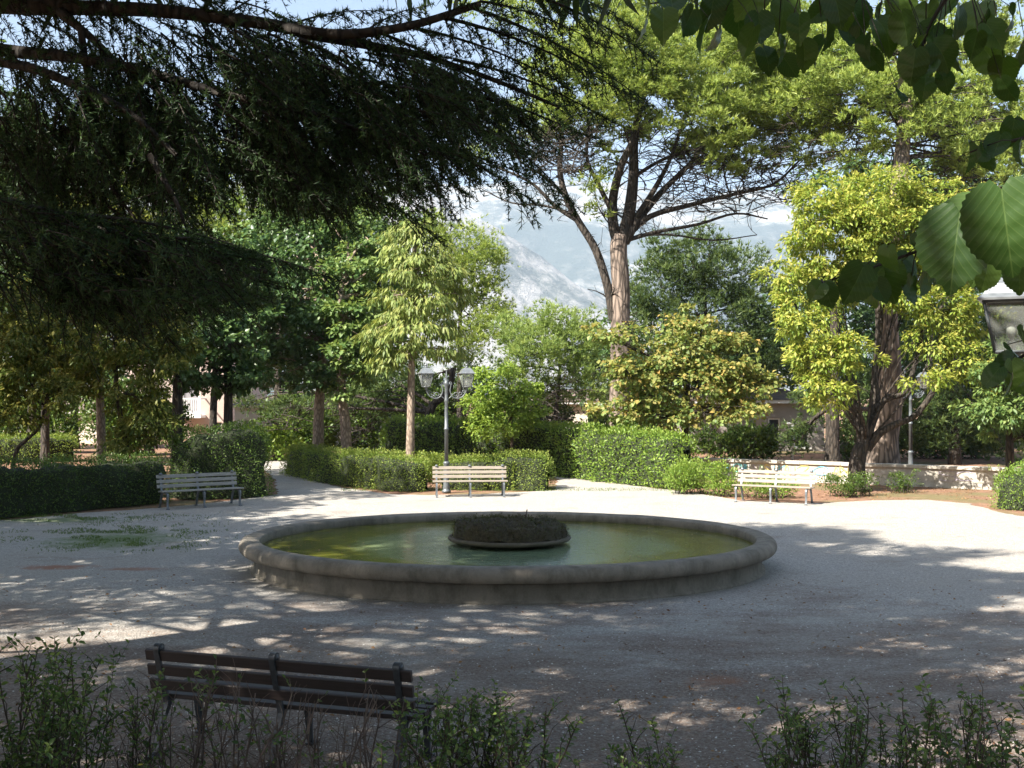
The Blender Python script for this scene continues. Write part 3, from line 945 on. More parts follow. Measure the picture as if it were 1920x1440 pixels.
r_ = empty('street_lamp', GX(837, 29.8), 0, 'double headed grey scrolled street lamp behind the middle bench', 'street lamp', 'grey scrolled street lamps')
lamp_parts(r_, R(6), R(14))
lc = GX(1897, 7.6) ; ang = R(35)
r_ = empty('street_lamp', lc + Vector((math.cos(ang), math.sin(ang), 0)) * .54 + Vector((0, 0, .08)), 0,
           'near street lamp at the right edge whose lantern hangs among large leaves', 'street lamp', 'grey scrolled street lamps')
r_['group'] = 'grey scrolled street lamps'
lamp_parts(r_, ang, R(-27))
r_ = empty('street_lamp', GX(1707, 35.5), 0, 'distant street lamp whose grey pole rises behind the low wall beside the thick pine trunk', 'street lamp', 'grey scrolled street lamps')
lamp_parts(r_, R(20), 0)

# ------------------------------------------------------------------ low wall with graffiti
def low_wall():
    A = GX(1290, 35.6); B = GX(1990, 29.9); d = (B - A); Lw = d.length; u = d.normalized(); nrm = Vector((u.y, -u.x, 0))
    if nrm.y > 0: nrm = -nrm
    root = empty('low_wall', A, math.atan2(u.y, u.x), 'long low whitewashed wall with stone coping and faded graffiti behind the right bench', 'wall')
    n = 60; vs = []; fs = []
    for i in range(n + 1):
        x = Lw * i / n
        for (y, z) in ((-.0, -.05), (.012, .15), (0, .30), (.008, .50), (.30, .50), (.30, -.05)):
            vs.append((x, y + .012 * mnoise.noise(Vector((x * 2, z * 5, 1))), z))
    for i in range(n):
        for k in range(5): fs.append((i * 6 + k, i * 6 + k + 1, i * 6 + 7 + k, i * 6 + 6 + k))
    mb = MB(); mb.add(vs, fs + [(0, 1, 2, 3, 4, 5), tuple(n * 6 + k for k in range(5, -1, -1))]); mb.build('wall_body', M['wall_white'], root)
    x = 0; first = None
    while x < Lw - .2:
        l = random.uniform(1.1, 1.35)
        mb = MB(); mb.box((0, 0, 0), (l - .012, .42, .095), None, .012)
        o = mb.build('coping_stone', M['coping'], root); o.location = (x + l / 2, .145 + random.uniform(-.006, .006), .55 + random.uniform(-.004, .004)); x += l
    # spray painted marks, thin ribbons on the face
    def stroke(pts, m_, wd=.035):
        pts = smooth_path([Vector((p[0], -.013 - random.uniform(0, .002), p[1])) for p in pts], 4)
        vs = []
        for i, p in enumerate(pts):
            t = (pts[min(i + 1, len(pts) - 1)] - pts[max(0, i - 1)]).normalized(); s = Vector((t.z, 0, -t.x)) * wd * .32
            vs += [p - s, p + s]
        g.add(vs, [(2 * i, 2 * i + 1, 2 * i + 3, 2 * i + 2) for i in range(len(pts) - 1)])
    def px2x(px):   # place along the wall seen at photo column px
        k = (px - 960) / F; return (k * A.y - A.x) / (u.x - k * u.y)
    cols = {'blue': (.16, .42, .58), 'teal': (.16, .38, .38), 'yellow': (.66, .53, .20), 'dark': (.12, .14, .15), 'lilac': (.44, .40, .48), 'green': (.30, .42, .22)}
    GM = {k: simple('graffiti_' + k, v, .8, 0, .35, 30, 0) for k, v in cols.items()}
    z0, z1 = .18, .46
    def glyph(px, kind, col, w=.35, wd=.035):
        nonlocal g
        g = MB(); X = px2x(px)
        if kind == 'C': stroke([(X + w, z1 - .04), (X + w * .5, z1), (X, z1 - .10), (X + w * .1, z0 + .05), (X + w * .9, z0 + .04)], 0, wd)
        if kind == 'A': stroke([(X, z0), (X + w * .5, z1), (X + w, z0)], 0, wd); stroke([(X + w * .2, .30), (X + w * .8, .30)], 0, wd)
        if kind == 'I': stroke([(X, z0), (X + .01, .3), (X, z1)], 0, wd)
        if kind == 'N': stroke([(X, z0), (X, z1), (X + w * .5, .32), (X + w, z0), (X + w, z1)], 0, wd)
        if kind == 'K': stroke([(X, z0), (X, z1)], 0, wd); stroke([(X + w, z1), (X, .32), (X + w, z0)], 0, wd)
        if kind == 'U': stroke([(X, z1), (X, z0 + .08), (X + w * .5, z0), (X + w, z0 + .08), (X + w, z1)], 0, wd)
        if kind == 'S': stroke([(X + w, z1 - .03), (X + w * .3, z1), (X, .38), (X + w, .28), (X + w * .7, z0), (X, z0 + .03)], 0, wd)
        if kind == 'Z': stroke([(X, z1), (X + w, z1 - .02), (X, z0 + .02), (X + w, z0)], 0, wd)
        if g.v: g.build('graffiti', GM[col], root)
    g = MB()
    glyph(1316, 'S', 'dark', .3, .05)
    glyph(1364, 'I', 'blue', .1, .11); glyph(1374, 'C', 'teal', .25, .06); glyph(1388, 'N', 'teal', .2, .06); glyph(1396, 'I', 'blue', .1, .11); glyph(1405, 'I', 'dark', .1, .04)
    glyph(1412, 'N', 'lilac', .18, .03); glyph(1421, 'A', 'green', .22, .05); glyph(1434, 'S', 'yellow', .16, .06)
    glyph(1452, 'U', 'blue', .15, .03); glyph(1460, 'K', 'blue', .2, .035); glyph(1469, 'A', 'yellow', .2, .06); glyph(1481, 'U', 'lilac', .2, .03); glyph(1490, 'K', 'green', .2, .03); glyph(1501, 'Z', 'yellow', .25, .06)
    glyph(1526, 'C', 'blue', .42, .045); glyph(1541, 'A', 'lilac', .15, .025); glyph(1550, 'U', 'lilac', .12, .025); glyph(1561, 'A', 'yellow', .2, .05); glyph(1575, 'N', 'yellow', .4, .09); glyph(1590, 'S', 'yellow', .3, .09)
    glyph(1760, 'S', 'lilac', .5, .03); glyph(1790, 'C', 'lilac', .5, .03)
low_wall()

# ------------------------------------------------------------------ buildings beyond the park
def rendered(name, c): return simple(name, c, .9, 0, .10, 1.5, .2)
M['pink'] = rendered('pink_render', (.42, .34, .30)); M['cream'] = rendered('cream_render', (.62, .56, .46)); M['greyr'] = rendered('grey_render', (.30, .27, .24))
M['white'] = rendered('white_paint', (.78, .77, .74)); M['tile'] = simple('roof_tile', (.17, .125, .10), .85, 0, .4, 4)
M['shutter'] = simple('grey_shutter', (.38, .37, .40), .6, 0, .1, 4); M['dark'] = simple('dark_opening', (.03, .035, .04), .3, 0, .2, 3)
def house(label, pxa, pxb, Y, ztop, m_, depth=8, wins=(), roof='tile', zb=-.02, name='house'):
    a = GX(pxa, Y); b = GX(pxb, Y); W = b.x - a.x; c = (a + b) / 2
    root = empty(name, c, 0, label, 'house')
    # front wall with real openings: strips between the windows
    T = .3
    xs = sorted({-W / 2, W / 2} | {v for w_ in wins for v in (w_[0] - w_[2] / 2, w_[0] + w_[2] / 2)})
    mb = MB()
    for i in range(len(xs) - 1):
        x0, x1 = xs[i], xs[i + 1]; xm = (x0 + x1) / 2
        cuts = sorted([(w_[1], w_[1] + w_[3]) for w_ in wins if w_[0] - w_[2] / 2 - 1e-6 < xm < w_[0] + w_[2] / 2 + 1e-6])
        z = zb
        for (c0, c1) in cuts + [(ztop, ztop)]:
            if c0 - z > .01: mb.box((xm, T / 2, (z + c0) / 2), (x1 - x0, T, c0 - z))
            z = c1
    mb.box((-W / 2 + T / 2, depth / 2 + T / 2 , (ztop + zb) / 2), (T, depth - T , ztop - zb)); mb.box((W / 2 - T / 2, depth / 2 + T / 2, (ztop + zb) / 2), (T, depth - T, ztop - zb))
    mb.box((0, depth + T / 2 + .003, (ztop + zb) / 2), (W, T, ztop - zb))
    mb.build('wall', m_, root)
    mb = MB(); mb.box((0, depth / 2 + .15, ztop + .075), (W + .6, depth + 1.0, .15)); mb.build('eaves', M['white'], root)
    mb = MB(); h = depth * .10
    vs = [(-W / 2 - .35, -.4, ztop + .15), (W / 2 + .35, -.4, ztop + .15), (W / 2 + .35, depth + .7, ztop + .15), (-W / 2 - .35, depth + .7, ztop + .15),
          (-W / 2 + 1.5, depth / 2, ztop + h), (W / 2 - 1.5, depth / 2, ztop + h)]
    mb.add(vs, [(0, 1, 5, 4), (2, 3, 4, 5), (1, 2, 5), (3, 0, 4), (3, 2, 1, 0)]); mb.build('roof', M[roof], root)
    for (x, z, w_, hh, kind) in wins:
        mb = MB()
        for sx in (-1, 1): mb.box((x + sx * (w_ / 2 - .03), .10, z + hh / 2), (.06, .07, hh))
        for sz in (.03, hh - .03): mb.box((x, .10, z + sz), (w_ - .12, .069, .06))
        fr = mb.build('window', M['white'], root)
        mb = MB()
        if kind == 'shutter':
            k = 0
            while k * .08 < hh - .12: mb.box((x, .135, z + .10 + k * .08), (w_ - .13, .02, .065), Matrix.Rotation(.35, 3, 'X')); k += 1
            mb.build('shutter', M['shutter'], fr)
        else:
            mb.box((x, .15, z + hh / 2), (w_ - .12, .012, hh - .12)); mb.build('pane', M['dark'], fr)
        mb = MB(); mb.box((x, -.04, z - .035), (w_ + .16, .2, .06)); mb.build('sill', M['white'], fr)
    return root, c
def balcony(root, x, z, w_):
    mb = MB(); mb.box((x, -.55, z - .09), (w_, 1.08, .16)); bal = mb.build('balcony', M['white'], root)
    mb = MB(); mb.box((x, -1.04, z + .95), (w_, .06, .07)); mb.box((x, -1.04, z + .08), (w_, .05, .05))
    for sx in (-1, 1): mb.box((x + sx * (w_ / 2 - .03), -.5, z + .95), (.06, 1.0, .07))
    k = int(w_ / .13)
    for i in range(k + 1): mb.box((x - w_ / 2 + .04 + (w_ - .08) * i / k, -1.04, z + .5), (.025, .025, .84))
    mb.build('railing', M['white'], bal)
Y0 = 66
hx = lambda px, c, Y: (px - 960) / F * Y - c.x
c0 = (GX(285, Y0) + GX(436, Y0)) / 2
rt, c = house('pink two storey house with white railed balcony seen between the dark trunks', 215, 436, Y0, 4.9, M['pink'], 9,
      wins=((hx(358, (GX(215, Y0) + GX(436, Y0)) / 2, Y0), 1.50, 1.0, 1.75, 'shutter'), (hx(300, (GX(215, Y0) + GX(436, Y0)) / 2, Y0), 1.50, .9, 1.5, 'shutter'),
            (hx(405, (GX(215, Y0) + GX(436, Y0)) / 2, Y0), -0.6 + 1.0, .7, .6, 'pane')))
balcony(rt, hx(362, c, Y0), 1.42, 1.5)
Y0 = 58
c = (GX(440, Y0) + GX(590, Y0)) / 2
house('low bright white house right of the pink one, glimpsed through leaves', 440, 590, Y0, 1.9, M['white'], 7, wins=((hx(470, c, Y0), .5, .7, .8, 'shutter'),))
Y0 = 56
house('low white house behind the two close maple trunks', 610, 715, Y0, 1.25, M['white'], 6)
Y0 = 60
c = (GX(-30, Y0) + GX(200, Y0)) / 2
house('pale house at the far left behind the clipped hedge', -60, 190, Y0, 1.6, M['cream'], 7, wins=((hx(150, c, Y0), .1, .7, 1.0, 'pane'), (hx(60, c, Y0), .3, .8, .8, 'shutter')))
Y0 = 52
c = (GX(1290, Y0) + GX(1530, Y0)) / 2
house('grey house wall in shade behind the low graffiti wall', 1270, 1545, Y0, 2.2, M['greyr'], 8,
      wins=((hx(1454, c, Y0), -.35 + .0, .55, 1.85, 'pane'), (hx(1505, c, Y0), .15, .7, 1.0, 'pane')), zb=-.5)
Y0 = 60
c = (GX(1010, Y0) + GX(1235, Y0)) / 2
house('cream house behind the round pine bush and the big pine trunk', 1000, 1245, Y0, 2.1, M['cream'], 8, wins=((hx(1048, c, Y0), .7, .8, .9, 'shutter'), (hx(1115, c, Y0), .6, .7, .9, 'pane')))
# white pole with a cross arm before the grey house
mb = MB(); p = GX(1486, 44); mb.tube([p, P(1486, 795, 44)], .055, 8); a = P(1472, 794, 44); b = P(1508, 794, 44); mb.tube([a, b], .04, 8)
meta(mb.build('clothes_pole', M['white']), 'white pole with a crossbar standing before the grey house', 'pole')
# ------------------------------------------------------------------ hedges
hedge('hedge', 'low clipped hedge running back from the lamp post on its left side', [GX(548, 37), GX(600, 34.2), GX(680, 31.8), GX(750, 30.6), GX(806, 30.3)], [.95, .95, 1.0, 1.0, .95], 1.0, 'box', group='clipped park hedges', leaf=.05, dens=620, tip=.6)
hedge('hedge', 'low clipped hedge behind the middle bench, right of the lamp post', [GX(822, 31.4), GX(900, 31.0), GX(970, 31.0), GX(1034, 30.6)], [.85, .95, 1.0, 1.0], 1.1, 'box', group='clipped park hedges', leaf=.05, dens=620, tip=.6)
hedge('hedge', 'tall broad hedge curving from behind the lamp to the graffiti wall', [GX(722, 41), GX(860, 39), GX(960, 37.8), GX(1050, 36.3), GX(1180, 33), GX(1292, 31.0)], [1.75, 1.75, 1.7, 1.65, 1.58, 1.5], 1.2, 'hedge', group='clipped park hedges', leaf=.085, dens=330, rough=.22, tip=.35)
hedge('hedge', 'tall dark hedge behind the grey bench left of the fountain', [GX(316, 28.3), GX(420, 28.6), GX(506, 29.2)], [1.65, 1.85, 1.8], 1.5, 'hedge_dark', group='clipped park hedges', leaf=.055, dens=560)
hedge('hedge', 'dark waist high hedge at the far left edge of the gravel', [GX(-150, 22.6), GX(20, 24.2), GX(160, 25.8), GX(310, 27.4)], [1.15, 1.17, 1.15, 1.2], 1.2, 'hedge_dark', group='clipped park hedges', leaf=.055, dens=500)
hedge('hedge', 'distant sunlit clipped hedge across the brown soil at the far left', [GX(-40, 43), GX(60, 43.5), GX(142, 44.5)], 1.05, 1.3, 'box', group='clipped park hedges', leaf=.07, dens=330, tip=.6)
hedge('hedge', 'rounded green hedge end at the right edge of the gravel', [GX(1862, 26.2), GX(1960, 25.6), GX(2100, 24.8)], [.9, 1.02, 1.02], 1.6, 'hedge', group='clipped park hedges', leaf=.05, dens=650)
def shrub(label, px, Y, wpx, top, matn='box', **kw):
    """a low shrub: short stems from the soil and a leafy body"""
    h = CH - (top - HY) / F * Y; w_ = wpx / F * Y
    b = GX(px, Y); root = empty('shrub', b, 0, label, 'shrub', kw.pop('group', 'low shrubs beside the benches'))
    bl = []
    for k in range(max(2, min(7, int(w_ / .4)))):
        x = px + wpx * (random.random() - .5) * .75
        hh = h * random.uniform(.8, 1.0); yc = HY + (CH - hh * .52) * F / Y
        bl.append((x, yc, min(wpx * .42, wpx * .30 + 8), hh * .5 * F / Y, Y + random.uniform(-.2, .2), .45 * min(1, w_)))
    a = dict(leaf=.055, wr=.5, lai=2.4, spacing=.2, clump=.15, droop=-.3, tip=.5, flat=.9); a.update(kw)
    cl = make_crown(root, bl, matn, **a)
    mb = MB()
    for (c, cc) in cl:
        for k in range(7):
            e = Vector(tuple(c[random.randrange(len(c))])); e.z = max(e.z, .1)
            s = Vector((cc[0] + random.uniform(-.2, .2), cc[1] + random.uniform(-.15, .15), -.02)); mb.tube(bez(s, e, .1, 4), taper(.012, .004, 4), 4, False)
    mb.build('stems', M['twig'], root, True)
shrub('loose green shrub at the right end of the tall hedge', 1282, 29.5, 90, 858, 'hedge')
shrub('loose green shrub just left of the right bench', 1352, 28.8, 64, 866, 'hedge')
shrub('small low shrub growing under and behind the right bench', 1455, 28.4, 120, 898, 'hedge', lai=1.6)
shrub('dark small shrub between the right bench and the forked trunk', 1575, 28.6, 62, 886, 'hedge_dark')
shrub('dark small shrub against the foot of the forked trunk', 1608, 29.0, 44, 884, 'hedge_dark')
shrub('thin little shrub right of the thick pine trunk', 1702, 30.0, 56, 884, 'hedge_dark', lai=1.5)
shrub('bushy shrub filling the gap behind the lamp post foot', 770, 33.5, 120, 846, 'box')

# ------------------------------------------------------------------ pines
def pine_blobs(region, n, Y, dy, rx=(45, 85), ry=(22, 40), seed=1, dens=None):
    """flattened foliage pads filling a list of (x0,y0,x1,y1) pixel boxes"""
    r = random.Random(seed); out = []
    ar = [(b[2] - b[0]) * (b[3] - b[1]) for b in region]
    for b, a_ in zip(region, ar):
        for k in range(max(1, round(n * a_ / sum(ar)))):
            Yk = Y + r.uniform(-dy, dy)
            out.append((r.uniform(b[0], b[2]), r.uniform(b[1], b[3]), r.uniform(*rx), r.uniform(*ry), Yk))
    return out
def bare_twigs(reg, Y, n, lo=.5, hi=1.4):
    def f(mb, sp):
        r = random.Random(5)
        for _ in range(n):
            b = reg[r.randrange(len(reg))]; q = P(r.uniform(b[0], b[2]), r.uniform(b[1], b[3]), Y + r.uniform(-2, 2))
            d = Vector((r.uniform(-1, 1), r.uniform(-1, 1), r.uniform(-.15, .45))).normalized() * r.uniform(lo, hi)
            pth = bez(q, q + d, .18, 5); mb.tube(pth, taper(.022, .008, 5), 4, False)
            for k in range(5):
                s = pth[r.randrange(1, 5)]; e = s + Vector((r.gauss(0, .25), r.gauss(0, .25), r.gauss(.05, .2))); mb.tube([s, s.lerp(e, .5) + Vector((0, 0, .03)), e], [.008, .006, .004], 3, False)
    return f
PN = dict(kind='needle', leaf=.20, needle=(6, .040, .8), lai=3.9, spacing=.62, clump=.42, flat=.55, tip=.9, tipz=.6)
Yp = 38
def pine1_extra(mb, sp):
    top = sp[-1]
    def limb(pts, r0, r1, Y0=Yp):
        r0 *= .8; r1 *= .8
        q = smooth_path([P(a, b, Y0 + (c[0] if c else 0)) for (a, b, *c) in pts], 4)
        mb.tube(q, taper(r0, r1, len(q)), 8, False)
        for k in range(len(q)):
            if random.random() < .75:
                s = q[k]; e = s + Vector((random.uniform(-1, 1), random.uniform(-1, 1), random.uniform(-.1, .7)))* random.uniform(.4, 1.2)
                b_ = bez(s, e, .15, 5); mb.tube(b_, taper(r1 * .6, .008, 5), 4, False)
                for _ in range(3):
                    s2 = b_[random.randrange(1, 5)]; mb.tube([s2, s2 + Vector((random.gauss(0, .25), random.gauss(0, .25), random.gauss(.1, .2)))], [.01, .005], 3, False)
    # left companion stem
    limb([(1150, 600), (1140, 540), (1118, 470), (1085, 415), (1062, 370), (1050, 320), (1052, 250, 1), (1040, 160, 1)], .20, .09)
    limb([(1085, 415), (1040, 385), (1000, 345), (950, 320), (905, 305)], .10, .03)
    limb([(1075, 400), (1020, 385), (960, 380), (905, 355)], .06, .02)
    limb([(1062, 370), (1020, 330), (975, 300), (940, 240)], .07, .03)
    # fan of heavy limbs on the right of the fork
    limb([(1160, 455), (1150, 420), (1150, 370), (1165, 310, -1), (1190, 250, -1), (1200, 150, -1)], .26, .09)
    limb([(1165, 455), (1180, 400), (1188, 330), (1190, 260), (1205, 180), (1230, 90)], .30, .10)
    limb([(1172, 455), (1195, 415), (1240, 360, 1), (1300, 300, 1), (1350, 230, 1)], .20, .07)
    limb([(1178, 440), (1220, 405), (1290, 385), (1370, 365), (1450, 345), (1500, 300)], .14, .04)
    limb([(1175, 450), (1230, 435), (1310, 420), (1380, 400), (1440, 410)], .10, .03)
    limb([(1185, 420), (1230, 350), (1260, 290), (1290, 200)], .14, .05)
    limb([(1150, 400), (1120, 340), (1100, 290), (1110, 200)], .12, .05)
    limb([(1190, 330), (1240, 300), (1300, 280), (1380, 275)], .09, .03)
    limb([(1200, 440), (1260, 440), (1340, 450), (1420, 440)], .06, .02)
blo = pine_blobs([(1030, 40, 1250, 150), (1230, 20, 1500, 130), (1000, 150, 1180, 230), (1250, 130, 1480, 230), (1420, 60, 1560, 210), (1300, 215, 1400, 290)], 78, Yp, 3.2, seed=3, ry=(26, 46))
blo += [(930, 235, 60, 22, Yp), (880, 285, 50, 16, Yp), (1335, 275, 60, 26, Yp + 1), (1130, 300, 22, 34, Yp - .8), (1115, 350, 26, 22, Yp - .8), (1125, 395, 22, 16, Yp - .6), (1480, 250, 50, 24, Yp),
        (1300, -20, 260, 60, Yp), (1050, -10, 200, 70, Yp), (1010, 230, 50, 24, Yp), (1150, 180, 90, 40, Yp - 2), (1240, 220, 90, 34, Yp - 2.2), (1200, 110, 110, 40, Yp - 2.5), (1330, 190, 100, 36, Yp - 2.5), (1100, 90, 90, 40, Yp - 2), (1290, 270, 70, 24, Yp + 1), (1420, 300, 70, 22, Yp + 1), (1470, 200, 90, 36, Yp), (1360, 320, 60, 16, Yp + 1)]
tree('pine_tree', 'great umbrella pine whose bare trunk forks widely above the round pine bush', 'tree', 1163, Yp, [(1161, 800), (1163, 700), (1163, 620), (1164, 540), (1160, 470), (1163, 440)],
     .37, .28, blo, 'pine', 'bark_pine', limbs=3, twigs=4, limb_r=.03, skel=[P(a, b, Yp) for (a, b) in ((1052, 300), (1052, 250), (1045, 200), (1000, 345), (950, 320), (960, 270), (1165, 310), (1190, 250), (1200, 160), (1230, 90), (1300, 300), (1350, 230), (1290, 200), (1370, 365), (1450, 345), (1110, 210), (1380, 275), (1260, 250), (1400, 250), (1450, 200), (1330, 160), (1120, 130), (1280, 110))],
     extra=lambda mb, sp: (pine1_extra(mb, sp), bare_twigs([(1180, 230, 1480, 400), (1250, 280, 1500, 400), (1000, 250, 1120, 330)], Yp, 560)(mb, sp)), **PN)
Yq = 33.5
blo = pine_blobs([(1500, 60, 1920, 180), (1520, 170, 1680, 250), (1700, 150, 1960, 260), (1780, 260, 1920, 330)], 56, Yq + 3, 3, seed=9, rx=(45, 80), ry=(24, 42)) + [(1700, 0, 260, 70, Yq + 2), (1540, 235, 70, 30, Yq + 3), (1880, 380, 60, 30, Yq + 3), (1700, 230, 90, 36, Yq - .6), (1660, 160, 90, 40, Yq - .8), (1760, 190, 90, 40, Yq - .8), (1840, 290, 80, 34, Yq), (1600, 270, 70, 26, Yq + 1), (1520, 290, 70, 26, Yq + 3), (1480, 150, 70, 36, Yq + 3), (1800, 250, 80, 32, Yq), (1880, 330, 70, 28, Yq), (1900, 230, 70, 34, Yq + 1), (1560, 130, 80, 36, Yq)]
tree('pine_tree', 'thick trunked pine behind the forked tree at the low wall', 'tree', 1654, Yq, [(1657, 820), (1668, 740), (1664, 640), (1664, 540), (1680, 430), (1690, 320), (1700, 200, 1), (1705, 100, 2)],
     .46, .16, blo, 'pine', 'bark_pine', limbs=3, twigs=4, limb_r=.045,
     extra=bare_twigs([(1460, 230, 1780, 330), (1700, 240, 1900, 340), (1780, 330, 1900, 400)], Yq + 3, 260), **PN)
PB = dict(kind='needle', leaf=.19, needle=(6, .032, .7), lai=4.6, spacing=.5, clump=.40, flat=.9, tip=.9)
tree('pine_tree', 'round light green pine bush between the lamp and the great pine', 'tree', 1040, 43, [(1042, 780), (1048, 720), (1052, 660)], .11, .05,
     [(1035, 640, 85, 55, 43), (1000, 665, 60, 50, 42), (1085, 650, 55, 55, 43), (1050, 600, 60, 28, 43), (960, 625, 40, 34, 43), (1100, 720, 50, 50, 43), (950, 690, 45, 30, 42), (1010, 735, 60, 30, 43)],
     'pine_round', 'bark_dark', limbs=9, twigs=50, extra=bare_twigs([(980, 710, 1100, 790)], 43, 60), **PB)
tree('pine_tree', 'dense young pine with a rounded top behind the drooping conifer', 'tree', 862, 46, [(862, 780), (862, 650), (865, 520)], .16, .06,
     [(870, 470, 75, 50, 46), (830, 520, 70, 70, 46), (905, 500, 50, 60, 46), (925, 560, 42, 38, 46), (880, 590, 70, 50, 46), (935, 615, 45, 25, 45.5), (890, 640, 60, 28, 45.5), (830, 430, 40, 26, 46)],
     'pine', 'bark_dark', limbs=6, twigs=20, **{**PB, 'lai': 4.0})
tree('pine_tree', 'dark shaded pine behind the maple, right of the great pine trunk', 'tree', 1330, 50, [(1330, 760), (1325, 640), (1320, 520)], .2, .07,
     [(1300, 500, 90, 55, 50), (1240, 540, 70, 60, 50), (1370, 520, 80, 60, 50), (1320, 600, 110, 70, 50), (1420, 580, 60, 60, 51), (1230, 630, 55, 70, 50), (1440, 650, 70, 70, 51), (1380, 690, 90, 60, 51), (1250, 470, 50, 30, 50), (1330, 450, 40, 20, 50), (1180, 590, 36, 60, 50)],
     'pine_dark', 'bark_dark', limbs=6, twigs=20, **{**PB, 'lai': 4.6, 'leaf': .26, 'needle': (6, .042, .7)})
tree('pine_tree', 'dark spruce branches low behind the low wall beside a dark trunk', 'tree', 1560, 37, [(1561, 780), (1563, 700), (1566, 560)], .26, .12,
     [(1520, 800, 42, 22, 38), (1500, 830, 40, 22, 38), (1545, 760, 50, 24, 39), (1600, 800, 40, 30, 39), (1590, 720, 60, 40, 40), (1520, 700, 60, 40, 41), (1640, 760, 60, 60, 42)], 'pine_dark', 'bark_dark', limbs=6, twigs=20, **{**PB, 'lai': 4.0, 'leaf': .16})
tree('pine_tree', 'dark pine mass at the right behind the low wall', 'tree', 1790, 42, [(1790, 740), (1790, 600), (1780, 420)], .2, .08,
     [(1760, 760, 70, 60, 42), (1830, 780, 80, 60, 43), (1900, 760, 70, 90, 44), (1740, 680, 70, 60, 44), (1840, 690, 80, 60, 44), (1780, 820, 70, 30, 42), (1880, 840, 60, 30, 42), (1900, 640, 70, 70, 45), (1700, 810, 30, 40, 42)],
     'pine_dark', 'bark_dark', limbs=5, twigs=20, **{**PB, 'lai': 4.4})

# ------------------------------------------------------------------ broadleaved trees
GP = dict(leaf=.13, wr=.42, lai=4.4, spacing=.42, clump=.30, droop=.55, tip=1.0, tipz=.6, flat=.7)
tree('broadleaf_tree', 'forked small tree with golden tipped crown before the thick pine trunk', 'tree', 1612, 30.5, [(1606, 880), (1612, 845), (1622, 830)], .26, .17,
     [(1650, 372, 100, 55, 30.5), (1560, 385, 80, 50, 30.5), (1750, 385, 80, 50, 30.5), (1600, 430, 110, 60, 30.5), (1720, 440, 110, 60, 30.5), (1660, 430, 90, 70, 31), (1560, 490, 80, 40, 30.5), (1760, 520, 70, 34, 30.5), (1520, 440, 50, 45, 30), (1800, 450, 45, 40, 30), (1650, 500, 100, 40, 30.5),
      (1500, 590, 58, 60, 29.5), (1470, 520, 45, 35, 30), (1560, 540, 60, 32, 30), (1530, 670, 60, 48, 29.5), (1600, 660, 55, 36, 29.2), (1545, 735, 62, 32, 29.2), (1700, 560, 50, 34, 29.8), (1770, 580, 70, 46, 30), (1830, 600, 40, 40, 30.5),
      (1760, 640, 50, 28, 30), (1810, 680, 55, 38, 30), (1725, 712, 50, 16, 29), (1850, 740, 30, 30, 30.5)],
     'privet_gold', 'bark_dark', limbs=4, twigs=40, limb_r=.035, every=2,
     extra=lambda mb, sp: [mb.tube(smooth_path([P(a, b, 30.5 + c) for (a, b, c) in q], 4), taper(r, r * .45, (len(q) - 1) * 4 + 1), 8, False) for (q, r) in
                           (([(1616, 850, 0), (1613, 800, 0), (1606, 770, 0), (1590, 735, 0), (1592, 700, 0), (1560, 640, 0), (1530, 580, 0)], .15), ([(1622, 835, 0), (1632, 800, 0), (1645, 760, .3), (1640, 700, .4), (1652, 600, .4), (1655, 480, .4)], .14),
                            ([(1626, 842, 0), (1650, 812, -.2), (1680, 795, -.3), (1720, 775, -.3), (1770, 700, -.2), (1790, 640, 0)], .12), ([(1640, 770, .2), (1665, 745, 0), (1700, 730, 0), (1730, 620, .2), (1750, 500, .2)], .10),
                            ([(1600, 760, 0), (1570, 740, 0), (1545, 700, 0), (1500, 650, 0)], .06))], **GP)
tree('maple_tree', 'spreading maple with orange tinged leaves above the tall hedge, left of the graffiti wall', 'tree', 1285, 34.5, [(1285, 790), (1288, 740), (1290, 690)], .13, .07,
     [(1300, 640, 80, 40, 34.5), (1230, 680, 80, 38, 34.2), (1350, 690, 80, 36, 34.5), (1285, 720, 100, 40, 34), (1210, 740, 70, 34, 34), (1390, 725, 60, 26, 34.5), (1340, 770, 90, 26, 34), (1240, 785, 90, 22, 34), (1150, 635, 56, 24, 34), (1310, 600, 46, 22, 34.8), (1400, 765, 46, 18, 34.2), (1150, 770, 50, 22, 34), (1430, 715, 44, 18, 34.4), (1180, 700, 60, 24, 33.8), (1360, 640, 50, 22, 34.8)],
     'maple', 'bark_dark', limbs=7, twigs=20, leaf=.14, wr=.8, lai=4.6, spacing=.42, clump=.32, droop=.5, tip=.55, flat=.45)
tree('broadleaf_tree', 'light fresh green bushy tree right of the double lamp', 'tree', 960, 36, [(960, 830), (958, 780), (962, 740)], .06, .03,
     [(950, 720, 50, 34, 36), (910, 750, 42, 30, 36), (985, 760, 40, 32, 36), (950, 790, 56, 32, 36), (900, 700, 32, 18, 36.5), (1000, 720, 26, 20, 36.4), (915, 800, 40, 28, 36)],
     'lime', 'twig', limbs=7, twigs=20, leaf=.12, wr=.6, lai=4.6, spacing=.34, clump=.26, droop=.3, tip=.5)
